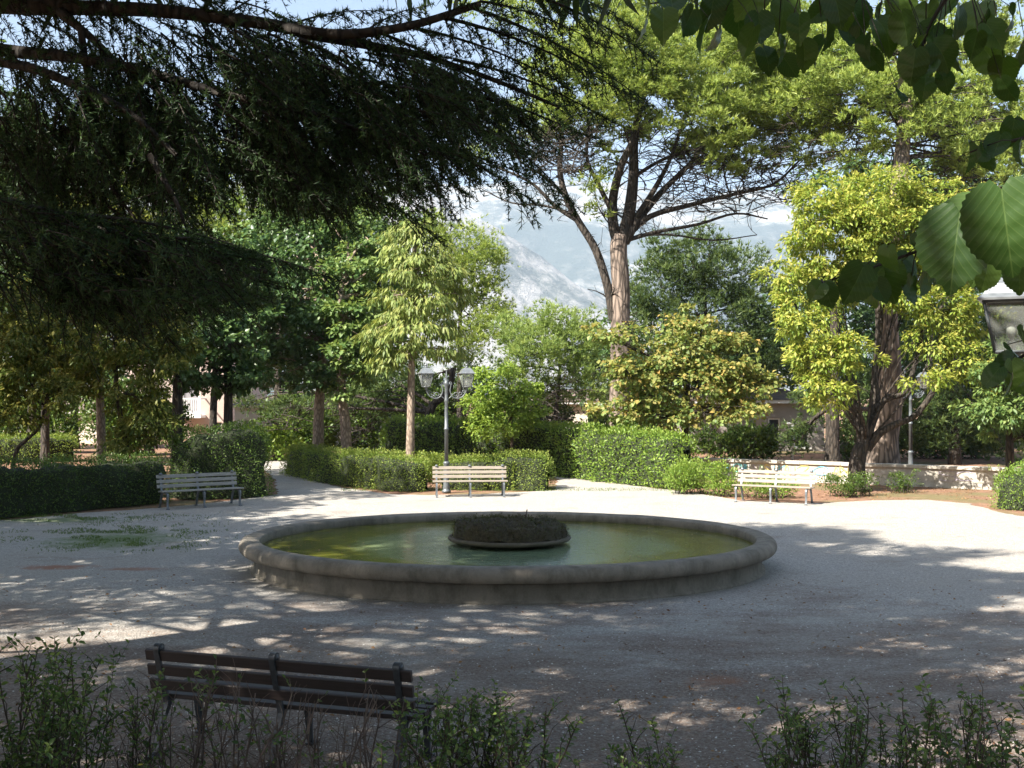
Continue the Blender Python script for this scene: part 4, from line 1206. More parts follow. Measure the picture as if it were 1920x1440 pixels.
tree('conifer_tree', 'drooping sunlit false cypress with a straight bare lower trunk, left of the lamp', 'tree', 769, 32.5, [(769, 860), (770, 800), (771, 720), (773, 640), (775, 540), (778, 440)], .145, .06,
     [(780, 425, 34, 22, 32.5), (760, 455, 42, 24, 32.5), (815, 465, 40, 24, 32.3), (745, 500, 46, 26, 32.5), (830, 510, 46, 24, 32.4), (785, 500, 50, 30, 32), (735, 555, 50, 26, 32.4), (800, 560, 60, 30, 32), (855, 550, 32, 22, 32.5),
      (720, 610, 50, 24, 32.3), (780, 620, 56, 30, 31.8), (845, 610, 40, 24, 32.3), (700, 640, 36, 20, 32.3), (760, 665, 50, 26, 32), (830, 655, 36, 22, 32.5), (720, 680, 26, 14, 32.3)],
     'cypress', 'bark_grey', limbs=7, twigs=10, kind='spray', leaf=.21, wr=.26, lai=4.6, spacing=.38, clump=.32, tip=.4, flat=.5, limb_r=.03)
MD = dict(leaf=.16, wr=.78, lai=5.0, spacing=.48, clump=.36, droop=.45, tip=.35, flat=.5)
tree('maple_tree', 'dark green maple on the nearer left trunk of the close pair', 'tree', 597, 36, [(597, 800), (600, 740), (606, 640), (610, 520)], .20, .10,
     [(560, 620, 80, 46, 36), (620, 600, 70, 46, 35.6), (540, 690, 60, 34, 36), (600, 690, 60, 34, 35.6), (500, 640, 50, 44, 36.5), (580, 540, 90, 46, 36.5), (520, 570, 60, 46, 37), (610, 480, 90, 50, 37.5), (560, 430, 90, 46, 38), (480, 500, 70, 50, 38)],
     'maple_dark', 'bark_grey', limbs=5, twigs=10, **MD)
tree('maple_tree', 'sunlit green maple on the right trunk of the close pair', 'tree', 651, 35.2, [(648, 800), (641, 740), (638, 640), (640, 540)], .19, .10,
     [(660, 600, 60, 40, 35), (690, 640, 44, 34, 34.8), (650, 670, 50, 36, 34.8), (700, 560, 50, 46, 36), (660, 520, 70, 44, 36), (690, 450, 70, 46, 37), (640, 400, 70, 40, 38), (700, 695, 36, 26, 34.8), (640, 730, 30, 20, 35)],
     'laurel', 'bark_grey', limbs=5, twigs=10, **{**MD, 'tip': .6})
tree('maple_tree', 'dark maple on the right hand trunk before the pink house', 'tree', 428, 33, [(428, 780), (428, 700), (424, 600), (420, 480)], .15, .09,
     [(430, 640, 70, 46, 33), (390, 690, 60, 30, 33), (460, 700, 44, 34, 33), (400, 590, 70, 44, 33.5), (470, 600, 60, 46, 34), (440, 520, 80, 50, 34), (380, 480, 80, 50, 35), (480, 720, 40, 26, 33.4), (400, 725, 44, 18, 33), (370, 715, 36, 20, 32.6)],
     'maple_dark', 'bark_dark', limbs=5, twigs=10, **MD)
tree('maple_tree', 'dark maple on the left hand trunk before the pink house', 'tree', 333, 32, [(333, 790), (333, 720), (336, 620), (330, 500)], .18, .10,
     [(340, 680, 60, 40, 32), (300, 640, 60, 44, 32.5), (370, 620, 50, 40, 32.5), (320, 560, 80, 46, 33), (340, 480, 90, 50, 34), (260, 520, 70, 50, 34)],
     'maple_dark', 'bark_dark', limbs=5, twigs=10, **MD)
GS = dict(leaf=.13, wr=.40, lai=5.0, spacing=.42, clump=.30, droop=.75, tip=1.0, tipz=.8, flat=.75)
tree('broadleaf_tree', 'olive gold shrubby tree left of the tall dark hedge, leaning stems', 'tree', 238, 29, [(236, 820), (226, 780), (218, 720), (216, 640)], .09, .05,
     [(240, 560, 70, 50, 29), (300, 600, 50, 44, 29), (200, 640, 70, 50, 29), (270, 680, 60, 50, 28.8), (250, 480, 70, 46, 29.5), (330, 640, 40, 40, 29), (180, 570, 60, 50, 29.5), (250, 740, 60, 46, 28.6), (280, 790, 50, 40, 28.4), (240, 830, 40, 30, 28.4)],
     'gold_shade', 'bark_dark', limbs=7, twigs=20, **GS)
tree('broadleaf_tree', 'olive gold tree with a pale straight trunk near the left', 'tree', 192, 31, [(190, 820), (188, 760), (186, 680), (180, 560)], .14, .08,
     [(150, 600, 70, 50, 31), (120, 680, 60, 50, 31), (100, 560, 70, 50, 31.5), (170, 700, 50, 40, 30.6), (140, 500, 70, 46, 32), (200, 420, 90, 50, 33), (100, 420, 90, 60, 33)],
     'gold_shade', 'bark_grey', limbs=6, twigs=20, **GS)
tree('broadleaf_tree', 'leaning small tree at the left edge with yellow green leaves over the soil', 'tree', 18, 29, [(30, 850), (50, 825), (75, 800), (85, 760)], .06, .035,
     [(60, 720, 70, 40, 28.5), (20, 660, 60, 46, 28.5), (110, 740, 46, 30, 28.2), (-20, 740, 60, 40, 28.5), (40, 600, 70, 50, 29), (90, 660, 60, 40, 28.8), (-30, 600, 60, 60, 29), (30, 780, 50, 24, 28.5)],
     'gold_shade', 'bark_dark', limbs=6, twigs=20, **GS)
tree('broadleaf_tree', 'dark trunked tree between the left hedge and the pale house', 'tree', 85, 40, [(85, 800), (86, 740), (90, 640)], .17, .1,
     [(80, 700, 80, 44, 40), (20, 660, 80, 50, 41), (140, 680, 60, 40, 40), (60, 560, 110, 70, 42), (180, 560, 90, 70, 42)], 'maple_dark', 'bark_dark', limbs=4, twigs=10, **MD)
LR = dict(leaf=.13, wr=.45, lai=5.0, spacing=.42, clump=.32, droop=.5, tip=.6, flat=.7)
tree('laurel_tree', 'glossy green laurel at the right edge behind the rounded hedge', 'tree', 1893, 29, [(1893, 850), (1892, 800), (1890, 760)], .12, .07,
     [(1880, 720, 70, 36, 28.5), (1840, 760, 50, 30, 28.5), (1900, 770, 60, 34, 28.2), (1950, 730, 60, 50, 28.5), (1870, 800, 46, 24, 28.4), (1925, 820, 50, 26, 28.5), (1900, 660, 50, 40, 29)],
     'laurel', 'bark_dark', limbs=6, twigs=20, **LR)
# tall wood behind the left half
for i, (px, Y, matn, lab, bl) in enumerate([
    (520, 47, 'laurel', 'tall light green tree rising behind the dark maples', [(540, 440, 90, 60, 47), (620, 420, 90, 60, 48), (470, 420, 80, 60, 48), (560, 360, 90, 50, 48), (650, 370, 70, 40, 48), (560, 520, 90, 50, 47), (660, 470, 70, 50, 47)]),
    (280, 48, 'pine', 'tall shaded pine seen through the cedar boughs at the left', [(300, 380, 110, 60, 48), (200, 330, 100, 60, 48), (380, 340, 90, 60, 49), (300, 280, 110, 60, 49), (420, 420, 80, 60, 48), (240, 440, 90, 60, 48)]),
    (60, 46, 'maple_dark', 'tall dark tree at the far left behind the cedar boughs', [(60, 380, 100, 70, 46), (20, 300, 90, 70, 46), (120, 300, 90, 60, 47), (60, 470, 100, 60, 46), (20, 220, 70, 50, 47)]),
    (700, 50, 'laurel', 'tall grey green tree behind the drooping false cypress', [(710, 450, 70, 50, 50), (760, 420, 60, 40, 50), (690, 520, 60, 50, 50), (740, 560, 80, 60, 50), (700, 640, 80, 60, 49)])]):
    kw = dict(MD) if matn != 'pine' else {**PB, 'lai': 3.8}
    kw['lai'] = 4.2; kw['leaf'] = .22
    tree('background_tree', lab, 'tree', px, Y, [(px, 760), (px + 4, 600), (px + 8, 470)], .2, .09, bl, matn, 'bark_dark', limbs=4, twigs=8, group='tall trees behind the park', **kw)
for (px, Y, lab, bl) in [
    (140, 54, 'broad dark tree filling the far left background', [(60, 620, 120, 90, 54), (200, 600, 120, 90, 54), (120, 500, 140, 80, 54), (40, 720, 90, 40, 54), (220, 720, 90, 40, 54)]),
    (400, 54, 'broad dark tree above the pink house', [(340, 610, 110, 70, 54), (460, 600, 110, 80, 54), (400, 500, 140, 80, 54), (520, 680, 80, 50, 54)]),
    (620, 55, 'broad dark tree behind the pair of maples', [(560, 640, 110, 90, 55), (680, 650, 100, 100, 55), (620, 540, 120, 80, 55), (600, 740, 100, 36, 52), (700, 740, 80, 36, 52)]),
    (1740, 50, 'tall dark tree behind the crown of the thick trunked pine', [(1560, 340, 80, 36, 50), (1660, 330, 90, 44, 50), (1780, 330, 100, 44, 50), (1880, 370, 90, 60, 50), (1720, 420, 120, 60, 50), (1850, 480, 100, 70, 50)]),
    (1180, 54, 'low dark tree behind the great pine', [(1160, 700, 80, 70, 54), (1220, 720, 80, 60, 54), (1140, 640, 50, 50, 54)]),
    (1420, 56, 'dark tree above the grey house', [(1340, 690, 110, 60, 56), (1450, 680, 100, 60, 56), (1500, 610, 90, 80, 56), (1560, 700, 90, 60, 56)]),
    (1700, 56, 'broad dark tree filling the right background', [(1640, 660, 110, 90, 56), (1760, 640, 110, 100, 56), (1880, 620, 120, 100, 56), (1700, 780, 120, 50, 54), (1850, 780, 120, 60, 54), (1600, 560, 90, 70, 56)])]:
    tree('background_tree', lab, 'tree', px, Y, [(px, 780), (px + 4, 680), (px + 8, 600)], .22, .1, bl, 'maple_dark', 'bark_dark', limbs=4, twigs=8, group='tall trees behind the park', **{**MD, 'lai': 4.0, 'leaf': .26, 'spacing': .8, 'clump': .6})
# shaded understorey between the park and the houses
tree('background_tree', 'shaded conifer with low bare boughs behind the lamp post', 'tree', 800, 41.5, [(800, 800), (812, 760), (840, 735), (850, 690)], .2, .1,
     [(740, 720, 70, 36, 43), (830, 700, 80, 30, 43), (560, 770, 60, 30, 42), (680, 760, 60, 40, 43), (760, 770, 60, 26, 43), (480, 750, 40, 26, 43)], 'pine_dark', 'bark_dark', limbs=5, twigs=20, group='tall trees behind the park', **{**PB, 'lai': 3.8},
     extra=bare_twigs([(620, 760, 720, 830), (520, 760, 600, 810), (850, 740, 940, 800)], 42, 90, .6, 1.6))
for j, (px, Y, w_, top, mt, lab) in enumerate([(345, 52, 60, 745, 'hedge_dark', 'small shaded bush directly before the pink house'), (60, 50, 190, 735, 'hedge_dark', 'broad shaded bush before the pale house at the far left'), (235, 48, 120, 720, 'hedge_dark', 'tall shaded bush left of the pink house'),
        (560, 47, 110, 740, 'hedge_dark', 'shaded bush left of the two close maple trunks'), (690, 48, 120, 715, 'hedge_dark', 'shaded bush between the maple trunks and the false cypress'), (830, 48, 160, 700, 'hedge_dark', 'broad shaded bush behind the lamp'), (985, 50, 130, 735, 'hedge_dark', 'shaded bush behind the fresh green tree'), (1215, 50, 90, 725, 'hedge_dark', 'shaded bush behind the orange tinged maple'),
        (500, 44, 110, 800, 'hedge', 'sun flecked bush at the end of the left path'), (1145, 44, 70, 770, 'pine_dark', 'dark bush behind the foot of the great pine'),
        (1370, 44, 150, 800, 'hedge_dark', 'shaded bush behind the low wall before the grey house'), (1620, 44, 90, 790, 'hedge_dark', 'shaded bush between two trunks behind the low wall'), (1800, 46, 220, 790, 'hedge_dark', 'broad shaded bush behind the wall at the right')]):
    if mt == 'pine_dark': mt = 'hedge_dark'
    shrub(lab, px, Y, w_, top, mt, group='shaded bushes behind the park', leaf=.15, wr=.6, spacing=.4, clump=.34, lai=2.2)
# ------------------------------------------------------------------ the cedar overhead, left
def in_poly(x, y, poly):
    c = False
    for i in range(len(poly)):
        x1, y1 = poly[i]; x2, y2 = poly[i - 1]
        if (y1 > y) != (y2 > y) and x < (x2 - x1) * (y - y1) / (y2 - y1) + x1: c = not c
    return c
def cedar():
    root = empty('cedar_tree', (-7.4, 8.6, 0), 0, 'huge dark cedar whose drooping boughs hang across the upper left of the view', 'tree')
    base = Vector((-7.4, 8.6, -.05))
    mb = MB(); sp = smooth_path([base, base + Vector((.1, 0, 3)), base + Vector((0, .1, 7)), base + Vector((.1, 0, 12)), base + Vector((0, 0, 17))], 5)
    mb.tube(sp, [.62 - .52 * i / (len(sp) - 1) + (.2 if i < 2 else 0) for i in range(len(sp))], 16); mb.build('trunk', M['bark_cedar'], root, True)
    limbs = MB(); tw = MB(); PP = []; AA = []
    def shoot(a, d, l, droop, step=.021):
        """one needle clad shoot"""
        n = max(2, int(l / step)); d = d.normalized()
        for k in range(n):
            t = (k + random.random()) / n
            q = a + d * (l * t) + Vector((0, 0, -droop * l * t * t))
            PP.append(q); AA.append(d + Vector((0, 0, .55)))
        tw.tube([a, a + d * l + Vector((0, 0, -droop * l))], [.004, .002], 3, False)
    def frond(a, b, w_, gap=.038, sag=.12):
        L = (b - a).length; d = (b - a).normalized(); n = max(4, int(L / gap))
        side = d.cross(Vector((0, 0, 1)))
        side = side.normalized() if side.length > .1 else Vector((1, 0, 0))
        pth = [a.lerp(b, i / 8) + Vector((0, 0, sag * L * (i / 8) * (1 - i / 8) * 1.6)) for i in range(9)]
        limbs.tube(pth, taper(.010 * min(1.6, L), .002, 9), 5, False)
        for k in range(n):
            t = (k + random.random()) / n
            i = min(7, int(t * 8)); q = pth[i].lerp(pth[i + 1], t * 8 - i)
            s = 1 if k % 2 else -1
            l = w_ * (1 - t) ** .6 * min(1, .35 + t * 2.5) * random.uniform(.6, 1.2) + .05
            if random.random() < .10: continue
            dd = d * random.uniform(.3, 1.1) + side * s * random.uniform(.15, 1.1) + Vector((random.gauss(0, .15), random.gauss(0, .15), random.uniform(-.8, .12)))
            shoot(q, dd, l, random.uniform(.1, .7))
        shoot(pth[-2], d, .2, .1)
    # heavy limbs: (px, py, distance)
    for pts, r in (([(-700, -150, 8.6), (-300, -20, 8.4), (0, 8, 8), (150, 12, 7.8), (300, 18, 7.6), (480, 40, 7.4), (620, 62, 7.2), (760, 48, 7.2), (900, 5, 7.3)], .075),
                   ([(-700, 20, 8.6), (-300, 50, 8.2), (0, 92, 7.8), (130, 105, 7.5), (260, 130, 7.2), (420, 175, 7), (600, 215, 6.8)], .06),
                   ([(-700, 100, 8.4), (-250, 100, 7.4), (0, 115, 7), (120, 150, 6.8), (240, 210, 6.6), (330, 290, 6.5)], .045),
                   ([(110, 20, 7.8), (170, 70, 7.6), (230, 125, 7.4), (300, 170, 7.2)], .035),
                   ([(560, 60, 7.3), (700, 85, 7.4), (800, 105, 7.5), (930, 150, 7.6), (1050, 200, 7.7)], .035),
                   ([(420, 175, 7.1), (520, 175, 7.0), (640, 230, 7.0), (800, 290, 7.0)], .03),
                   ([(-600, 250, 8.4), (-200, 300, 7.2), (0, 380, 6.4), (150, 420, 6.2), (320, 470, 6.1), (500, 510, 6.0)], .035),
                   ([(150, 60, 7.6), (170, 190, 7.4), (200, 330, 7.2), (260, 420, 7.1)], .025),
                   ([(280, 290, 6.5), (330, 380, 6.4), (345, 420, 6.4)], .02)):
        q = smooth_path([P(*p) for p in pts], 5); limbs.tube(q, taper(r, r * .3, len(q)), 8, False)
        for k in range(len(q) - 1):
            if q[k].x < -.52 * q[k].y: continue
            m_ = int((q[k + 1] - q[k]).length / .035)
            for _ in range(m_):
                u = Vector((random.gauss(0, 1), random.gauss(0, 1), random.gauss(-.2, .9))).normalized()
                shoot(q[k].lerp(q[k + 1], random.random()) + u * r * .5, u + (q[k + 1] - q[k]).normalized() * .6, random.uniform(.08, .30), .3)
    # boughs: start pixel, end pixel, distance, half width in metres
    def B(x0, y0, x1, y1, Y, w_, dY=.6, **k): frond(P(x0, y0, Y), P(x1, y1, Y + dY), w_, **k)
    hand = [(640, 60, 900, 200, 7.3, .34), (700, 55, 1000, 230, 7.2, .36), (760, 48, 1070, 165, 7.3, .34), (830, 30, 1180, 180, 7.4, .36), (880, 10, 1225, 200, 7.6, .34), (900, 0, 1130, 85, 7.6, .26), (980, -20, 1240, 120, 8.0, .28),
            (1020, -30, 1200, 60, 8.2, .24), (560, 70, 860, 270, 7.0, .38), (600, 120, 900, 310, 7.0, .38), (700, 150, 1010, 300, 7.2, .36), (780, 160, 1120, 265, 7.4, .34), (850, 110, 1150, 230, 7.5, .32), (500, 150, 760, 330, 6.8, .38), (640, 230, 880, 370, 7.0, .32),
            (700, 260, 990, 330, 7.3, .28), (480, 200, 700, 390, 6.7, .36), (560, 250, 800, 400, 6.9, .32), (400, 190, 580, 380, 6.7, .36), (420, 260, 640, 400, 6.7, .34), (330, 180, 480, 360, 6.7, .38), (300, 240, 420, 400, 6.6, .32),
            (-60, 360, 300, 480, 6.0, .42), (0, 380, 420, 500, 6.0, .42), (120, 400, 560, 505, 6.0, .36), (250, 440, 640, 530, 6.1, .26), (-60, 420, 250, 560, 5.8, .42), (60, 450, 400, 580, 5.9, .36), (-40, 500, 180, 600, 5.7, .32), (150, 500, 330, 650, 6.0, .22), (220, 470, 480, 560, 6.0, .30), (60, 520, 260, 640, 5.9, .24),
            (60, 120, 200, 330, 7.4, .38), (160, 150, 260, 340, 7.2, .34), (-30, 130, 90, 330, 7.2, .36), (220, 100, 330, 300, 7.2, .34), (100, 200, 180, 400, 7.0, .34), (-20, 230, 60, 420, 6.8, .34), (300, 60, 430, 200, 7.4, .32), (380, 50, 520, 180, 7.4, .32), (460, 50, 600, 160, 7.3, .30),
            (340, 20, 560, 110, 7.6, .28), (500, 60, 690, 180, 7.2, .32), (30, 20, 200, 110, 8.2, .30), (200, 20, 380, 120, 7.8, .32), (-40, 30, 60, 200, 8.2, .22), (540, 45, 720, 20, 7.3, .18), (420, 30, 560, -40, 7.4, .16), (680, 60, 800, 10, 7.2, .16)]
    hand += [(-40, -30, 120, 40, 7.6, .34), (60, -40, 220, 60, 7.8, .36), (150, -30, 300, 90, 7.6, .36), (260, -30, 420, 70, 7.5, .34), (360, -20, 500, 90, 7.4, .32), (30, 40, 160, 150, 7.6, .34), (-40, 60, 90, 170, 7.4, .34), (300, 40, 460, 130, 7.2, .34),
             (440, 0, 600, 70, 7.3, .24), (480, 30, 620, 110, 7.1, .3)]
    for h in hand: B(*h)
    r = random.Random(5); poly2 = [(-60, 350), (200, 410), (420, 470), (640, 515), (520, 545), (380, 590), (250, 610), (60, 610), (-60, 590)]; n = 0
    while n < 46:
        x = r.uniform(-80, 480); y = r.uniform(340, 560); a_ = R(r.uniform(5, 38)); l = r.uniform(110, 230)
        x1 = x + l * math.cos(a_); y1 = y + l * math.sin(a_)
        if in_poly(x, y, poly2) and in_poly(x1, y1, poly2): B(x, y, x1, y1, r.uniform(5.6, 6.8), r.uniform(.24, .36), r.uniform(-.2, .6)); n += 1
    r = random.Random(21)
    poly = [(-60, 170), (100, 105), (220, 40), (330, 20), (480, 60), (620, 80), (720, 90), (850, 130), (980, 200), (1080, 240), (960, 300), (860, 350), (740, 385), (560, 400), (400, 420), (300, 400), (150, 420), (-60, 420)]
    n = 0
    while n < 230:
        x = r.uniform(-60, 1050); y = r.uniform(20, 430); a_ = R(r.uniform(18, 62)) if x > 350 else R(r.uniform(40, 95)); l = r.uniform(130, 240)
        x1 = x + l * math.cos(a_); y1 = y + l * math.sin(a_)
        if in_poly(x, y, poly) and (in_poly(x1, y1 - 10, poly) or r.random() < .12):
            B(x, y, x1, y1, r.uniform(6.6, 8.8), r.uniform(.26, .40), r.uniform(-.3, .9)); n += 1
    n0 = len(PP)
    p = np.array([list(q) for q in PP]); ax = unit(np.array([list(q) for q in AA]) + rng.normal(size=(n0, 3)) * .3)
    v, f, k = needle_arrays(p, ax, rng.uniform(.034, .058, n0), 5, .0080, 1.0)
    o = link('needles', np_mesh('needles', v, f, {'tint': np.repeat(rng.random(n0) ** 4 * .7, k)}), root, M['cedar'], True); o['kind'] = 'stuff'
    tw.build('twigs', M['bark_cedar'], root, True)
    print('cedar tufts', n0)
    # the part of the crown that rises above the picture: tiers of flat boughs round the trunk
    bl = []
    r = random.Random(4)
    for k in range(CED_N):
        z = r.uniform(5.2, 15.0); rm = 8.2 * (1 - (z - 4) / 14) + 1.0
        th = r.uniform(0, 2 * math.pi); rr = rm * r.uniform(.25, 1) ** .6
        x, y = -7.4 + rr * math.cos(th), 8.6 + rr * math.sin(th)
        if y > 1.0:      # stay out of the picture
            topz = CH + .3524 * y * 1.0 + .65
            if z < topz and x > -.4571 * y - 1.6: z = topz + r.uniform(0, 2.5)
            if z > 15: continue
        bl.append((x, y, z, r.uniform(.9, 1.7), r.uniform(.28, .45)))
        s0 = Vector((-7.4, 8.6, z * .93)); limbs.tube(bez(s0, Vector((x, y, z)), .06, 6), taper(.06, .015, 6), 5, False)
    big_crown(root, bl, 'cedar', .46, CED_LAI, .14)
    limbs.build('boughs', M['bark_cedar'], root, True)
def big_crown(root, bl, matn, leaf, lai, wr=.16, name='upper_crown'):
    VV = []; FF = []; base = 0
    for (x, y, z, rh, rz) in bl:
        if sun_gap(x, y, z, rh * .8): continue
        n = int(lai * math.pi * rh * rh / (leaf * leaf * wr * .5))
        u = rand_dirs(n) * (rng.random((n, 1)) ** .45); off = u * [rh, rh, rz]
        wob = np.sin(off[:, 0] * 5 + x) * np.sin(off[:, 1] * 5 + y)
        keep = wob > -.55
        keep &= open_flecks(off + [x, y, z])
        off = off[keep]; u = u[keep]; n = len(u)
        ax = unit(u * [1, 1, .4] + rng.normal(size=(n, 3)) * .5)
        v, f, k = leaf_arrays(off + [x, y, z], ax, unit(rng.normal(size=(n, 3)) * .5 + [0, 0, 1]), leaf * rng.uniform(.7, 1.3, n), wr, .1)
        VV.append(v); FF.append(f + base); base += len(v)
    V = np.concatenate(VV); o = link(name, np_mesh(name, V, np.concatenate(FF), {'tint': np.zeros(len(V))}), root, M[matn], True); o['kind'] = 'stuff'
CED_N, CED_LAI = 165, 1.6
cedar()

# ------------------------------------------------------------------ the linden above and right of the camera
def linden_leaf_mesh(curl=.18, fold=.16, wd=1.0, wav=.01):
    """heart shaped toothed leaf, folded along the midrib, stalk at the origin, tip at +x, 1 unit long"""
    half = []
    n = 30
    for i in range(n + 1):
        t = i / n
        # outline of one half from the stalk notch to the tip
        th = math.pi * (1 - t)
        x = .46 - .50 * math.cos(math.pi - th) * (1 + .0 * t)
        x = .44 + .52 * math.cos(th) if True else x
        y = .53 * math.sin(th) ** .72 * (1 - .12 * t) if 0 < t < 1 else 0
        if t > .78: x += (t - .78) ** 2 * 3.4; y *= 1 - (t - .78) * 1.6
        if i == 0: x, y = .045, 0
        if 0 < i < n:
            tooth = .013 if i % 2 else -.010
            x += tooth * math.cos(th); y += tooth
        half.append((x, y))
    V = []; Fc = []
    mids = [(.045 + (1.125 - .045) * (i / n)) for i in range(n + 1)]
    def zf(x, y): return fold * abs(y) - curl * (x - .3) ** 2 + curl * .5 * y * x + wav * math.sin(abs(y) * 12 - x * 20) * min(1, abs(y) * 6)
    half[-1] = (1.125, 0)
    for s in (1, -1):
        b = len(V)
        for i in range(n + 1):
            mx = mids[i]; ox, oy = half[i]; 
            for q in (0, .5, 1):
                x = mx + (ox - mx) * q; y = oy * q * s; V.append((x, y, zf(x, y)))
        for i in range(n):
            for q in range(2):
                a = b + i * 3 + q; f = (a, a + 3, a + 4, a + 1); Fc.append(f if s > 0 else f[::-1])
    me = bpy.data.meshes.new('leaf'); me.from_pydata([(v[0], v[1] * wd, v[2]) for v in V], [], Fc); me.polygons.foreach_set('use_smooth', [True] * len(Fc)); me.update()
    return me
def linden_mat():
    m, nt, bs, out = mat('linden_leaf')
    p = obj_pos(nt); sx = nd(nt, 'ShaderNodeSeparateXYZ'); nt.links.new(p, sx.inputs[0])
    wn_ = noise(nt, p, 2.5, 3, .5)
    ay = math_(nt, 'ABSOLUTE', sx.outputs['Y'])
    mid = math_(nt, 'LESS_THAN', ay, .009)
    ph = math_(nt, 'MULTIPLY', math_(nt, 'SUBTRACT', sx.outputs['X'], math_(nt, 'MULTIPLY', math_(nt, 'POWER', ay, .8), .95)), 44)
    ph = math_(nt, 'ADD', ph, math_(nt, 'MULTIPLY', wn_, 2.5))
    sv = ramp(nt, math_(nt, 'ADD', math_(nt, 'MULTIPLY', math_(nt, 'SINE', ph), .5), .5), [(.965, (0, 0, 0)), (1, (.8, .8, .8))])
    vein = math_(nt, 'MAXIMUM', mid, sv)
    oi = nt.nodes.new('ShaderNodeObjectInfo')
    base = ramp(nt, oi.outputs['Random'], [(0, (.03, .075, .018)), (.6, (.05, .11, .025)), (1, (.11, .18, .035))])
    base = mix(nt, math_(nt, 'MULTIPLY', noise(nt, p, 7, 5, .6), .4), base, (.05, .09, .02))
    c = mix(nt, math_(nt, 'MULTIPLY', vein, .20), base, (.26, .36, .12))
    nt.links.new(c, bs.inputs['Base Color']); bs.inputs['Roughness'].default_value = .38; bs.inputs['Specular IOR Level'].default_value = .45
    bump(nt, bs, math_(nt, 'SINE', ph), 0.05, .01)
    tr = nt.nodes.new('ShaderNodeBsdfTranslucent'); g = mix(nt, 1.0, c, (1.3, 1.5, .5), 'MULTIPLY'); nt.links.new(g, tr.inputs[0])
    ms = nt.nodes.new('ShaderNodeMixShader'); ms.inputs[0].default_value = .3
    nt.links.new(bs.outputs[0], ms.inputs[1]); nt.links.new(tr.outputs[0], ms.inputs[2]); nt.links.new(ms.outputs[0], out.inputs[0])
    return m
def linden():
    base = Vector((5.2, -1.6, .9))
    root = empty('linden_tree', base, 0, 'linden tree overhead whose broad heart shaped leaves hang in at the upper right', 'tree')
    mb = MB(); sp = smooth_path([base + Vector((0, 0, -.3)), base + Vector((-.05, .1, 2.0)), base + Vector((-.2, .3, 4.2)), base + Vector((-.3, .3, 7.5))], 5)
    mb.tube(sp, taper(.30, .10, len(sp)), 14); mb.build('trunk', M['bark_dark'], root, True)
    lms = [linden_leaf_mesh(*a) for a in ((.18, .16, 1, .012), (.45, .05, .9, .02), (-.22, .30, .95, .015), (.30, .38, .85, .02), (.6, .2, 1.05, .015))]; lmm = linden_mat()
    for l_ in lms: l_.materials.append(lmm)
    br = MB(); rr = random.Random(8)
    hub = sp[8]
    def leaf(q, size, face=None, down=None):
        if face is None: size *= rr.uniform(.66, 1.08)
        o = bpy.data.objects.new('leaf', lms[0] if face is not None else rr.choice(lms)); COL.objects.link(o); o.parent = root
        o.matrix_parent_inverse = Matrix.Translation(root.location).inverted()
        x = down or Vector((rr.gauss(0, .42), rr.gauss(0, .4), -1)).normalized()
        z = face or Vector((rr.gauss(0, .95), -.8 + rr.gauss(0, .6), .5 + rr.gauss(0, .5)))
        z = (z - x * z.dot(x)).normalized(); y = z.cross(x)
        m = Matrix((x, y, z)).transposed().to_4x4() @ Matrix.Scale(size, 4)
        o.matrix_world = Matrix.Translation(q - x * size * .5) @ m
        m2 = Matrix.Translation(q - x * size * .5) @ m
        loc, rot, sc = m2.decompose(); o.location = loc; o.rotation_mode = 'QUATERNION'; o.rotation_quaternion = rot; o.scale = sc
        return q - x * size * .47
    def row(lst, Y, tw_pts, real=.105, r=.008):
        tp = smooth_path([P(a, b, Y + c) for (a, b, c) in tw_pts], 5); br.tube(tp, taper(r, .0025, len(tp)), 6, False)
        for (px, py, s, *ex) in lst:
            Yk = Y * 1.0 + rr.uniform(-.25, .25) if not ex else ex[0]
            st = leaf(P(px, py, Yk), s * Yk / F * 1.12, *(ex[1:] if ex else ()))
            near = min(tp, key=lambda q: (q - st).length); br.tube([near, near.lerp(st, .5) + Vector((0, 0, .01)), st], [.0022, .0015, .0012], 4, False)
    top = [(1215, 30, 62), (1245, 42, 66), (1290, 38, 74), (1335, 20, 66), (1350, 62, 62), (1385, 30, 66), (1320, 60, 58), (1425, 50, 66), (1440, 108, 58), (1465, 92, 54), (1482, 122, 52), (1510, 100, 58), (1532, 92, 48), (1500, 50, 66),
           (1552, 62, 56), (1540, 20, 66), (1580, 30, 60), (1592, 58, 52), (1622, 84, 60), (1610, 30, 66), (1652, 30, 66), (1700, 50, 66), (1742, 30, 66), (1722, 92, 60), (1752, 72, 62), (1792, 92, 66), (1702, 140, 56), (1736, 160, 50), (1692, 172, 54),
           (1762, 122, 62), (1800, 40, 66), (1832, 32, 66), (1866, 62, 56), (1852, 30, 60), (1902, 30, 60), (1882, 132, 74), (1892, 166, 64), (1862, 108, 56), (1912, 100, 66), (1665, 60, 60), (1470, 20, 70), (1570, 0, 70), (1690, 10, 70), (1780, 10, 70), (1260, 0, 70), (1410, 0, 70), (1350, -20, 70),
           (1640, 110, 40), (1405, 75, 50), (1775, 150, 50), (1830, 80, 60), (1740, 110, 60), (1715, 120, 56)]
    row(top, 3.6, [(2300, -420, .8), (2100, -200, .3), (1900, -60, 0), (1700, -20, 0), (1500, -10, 0), (1350, -10, 0), (1215, 5, 0)], r=.016)
    row([(1740, 60, 60), (1700, 90, 56), (1730, 130, 54), (1770, 100, 60)], 3.5, [(1820, -60, 0), (1760, 20, 0), (1730, 90, 0), (1705, 150, 0)])
    row([(1820, 292, 46), (1846, 284, 34), (1872, 272, 60), (1900, 246, 52), (1855, 300, 40), (1915, 285, 50)], 3.2, [(2050, 200, 0), (1930, 255, 0), (1860, 270, 0), (1820, 285, 0)])
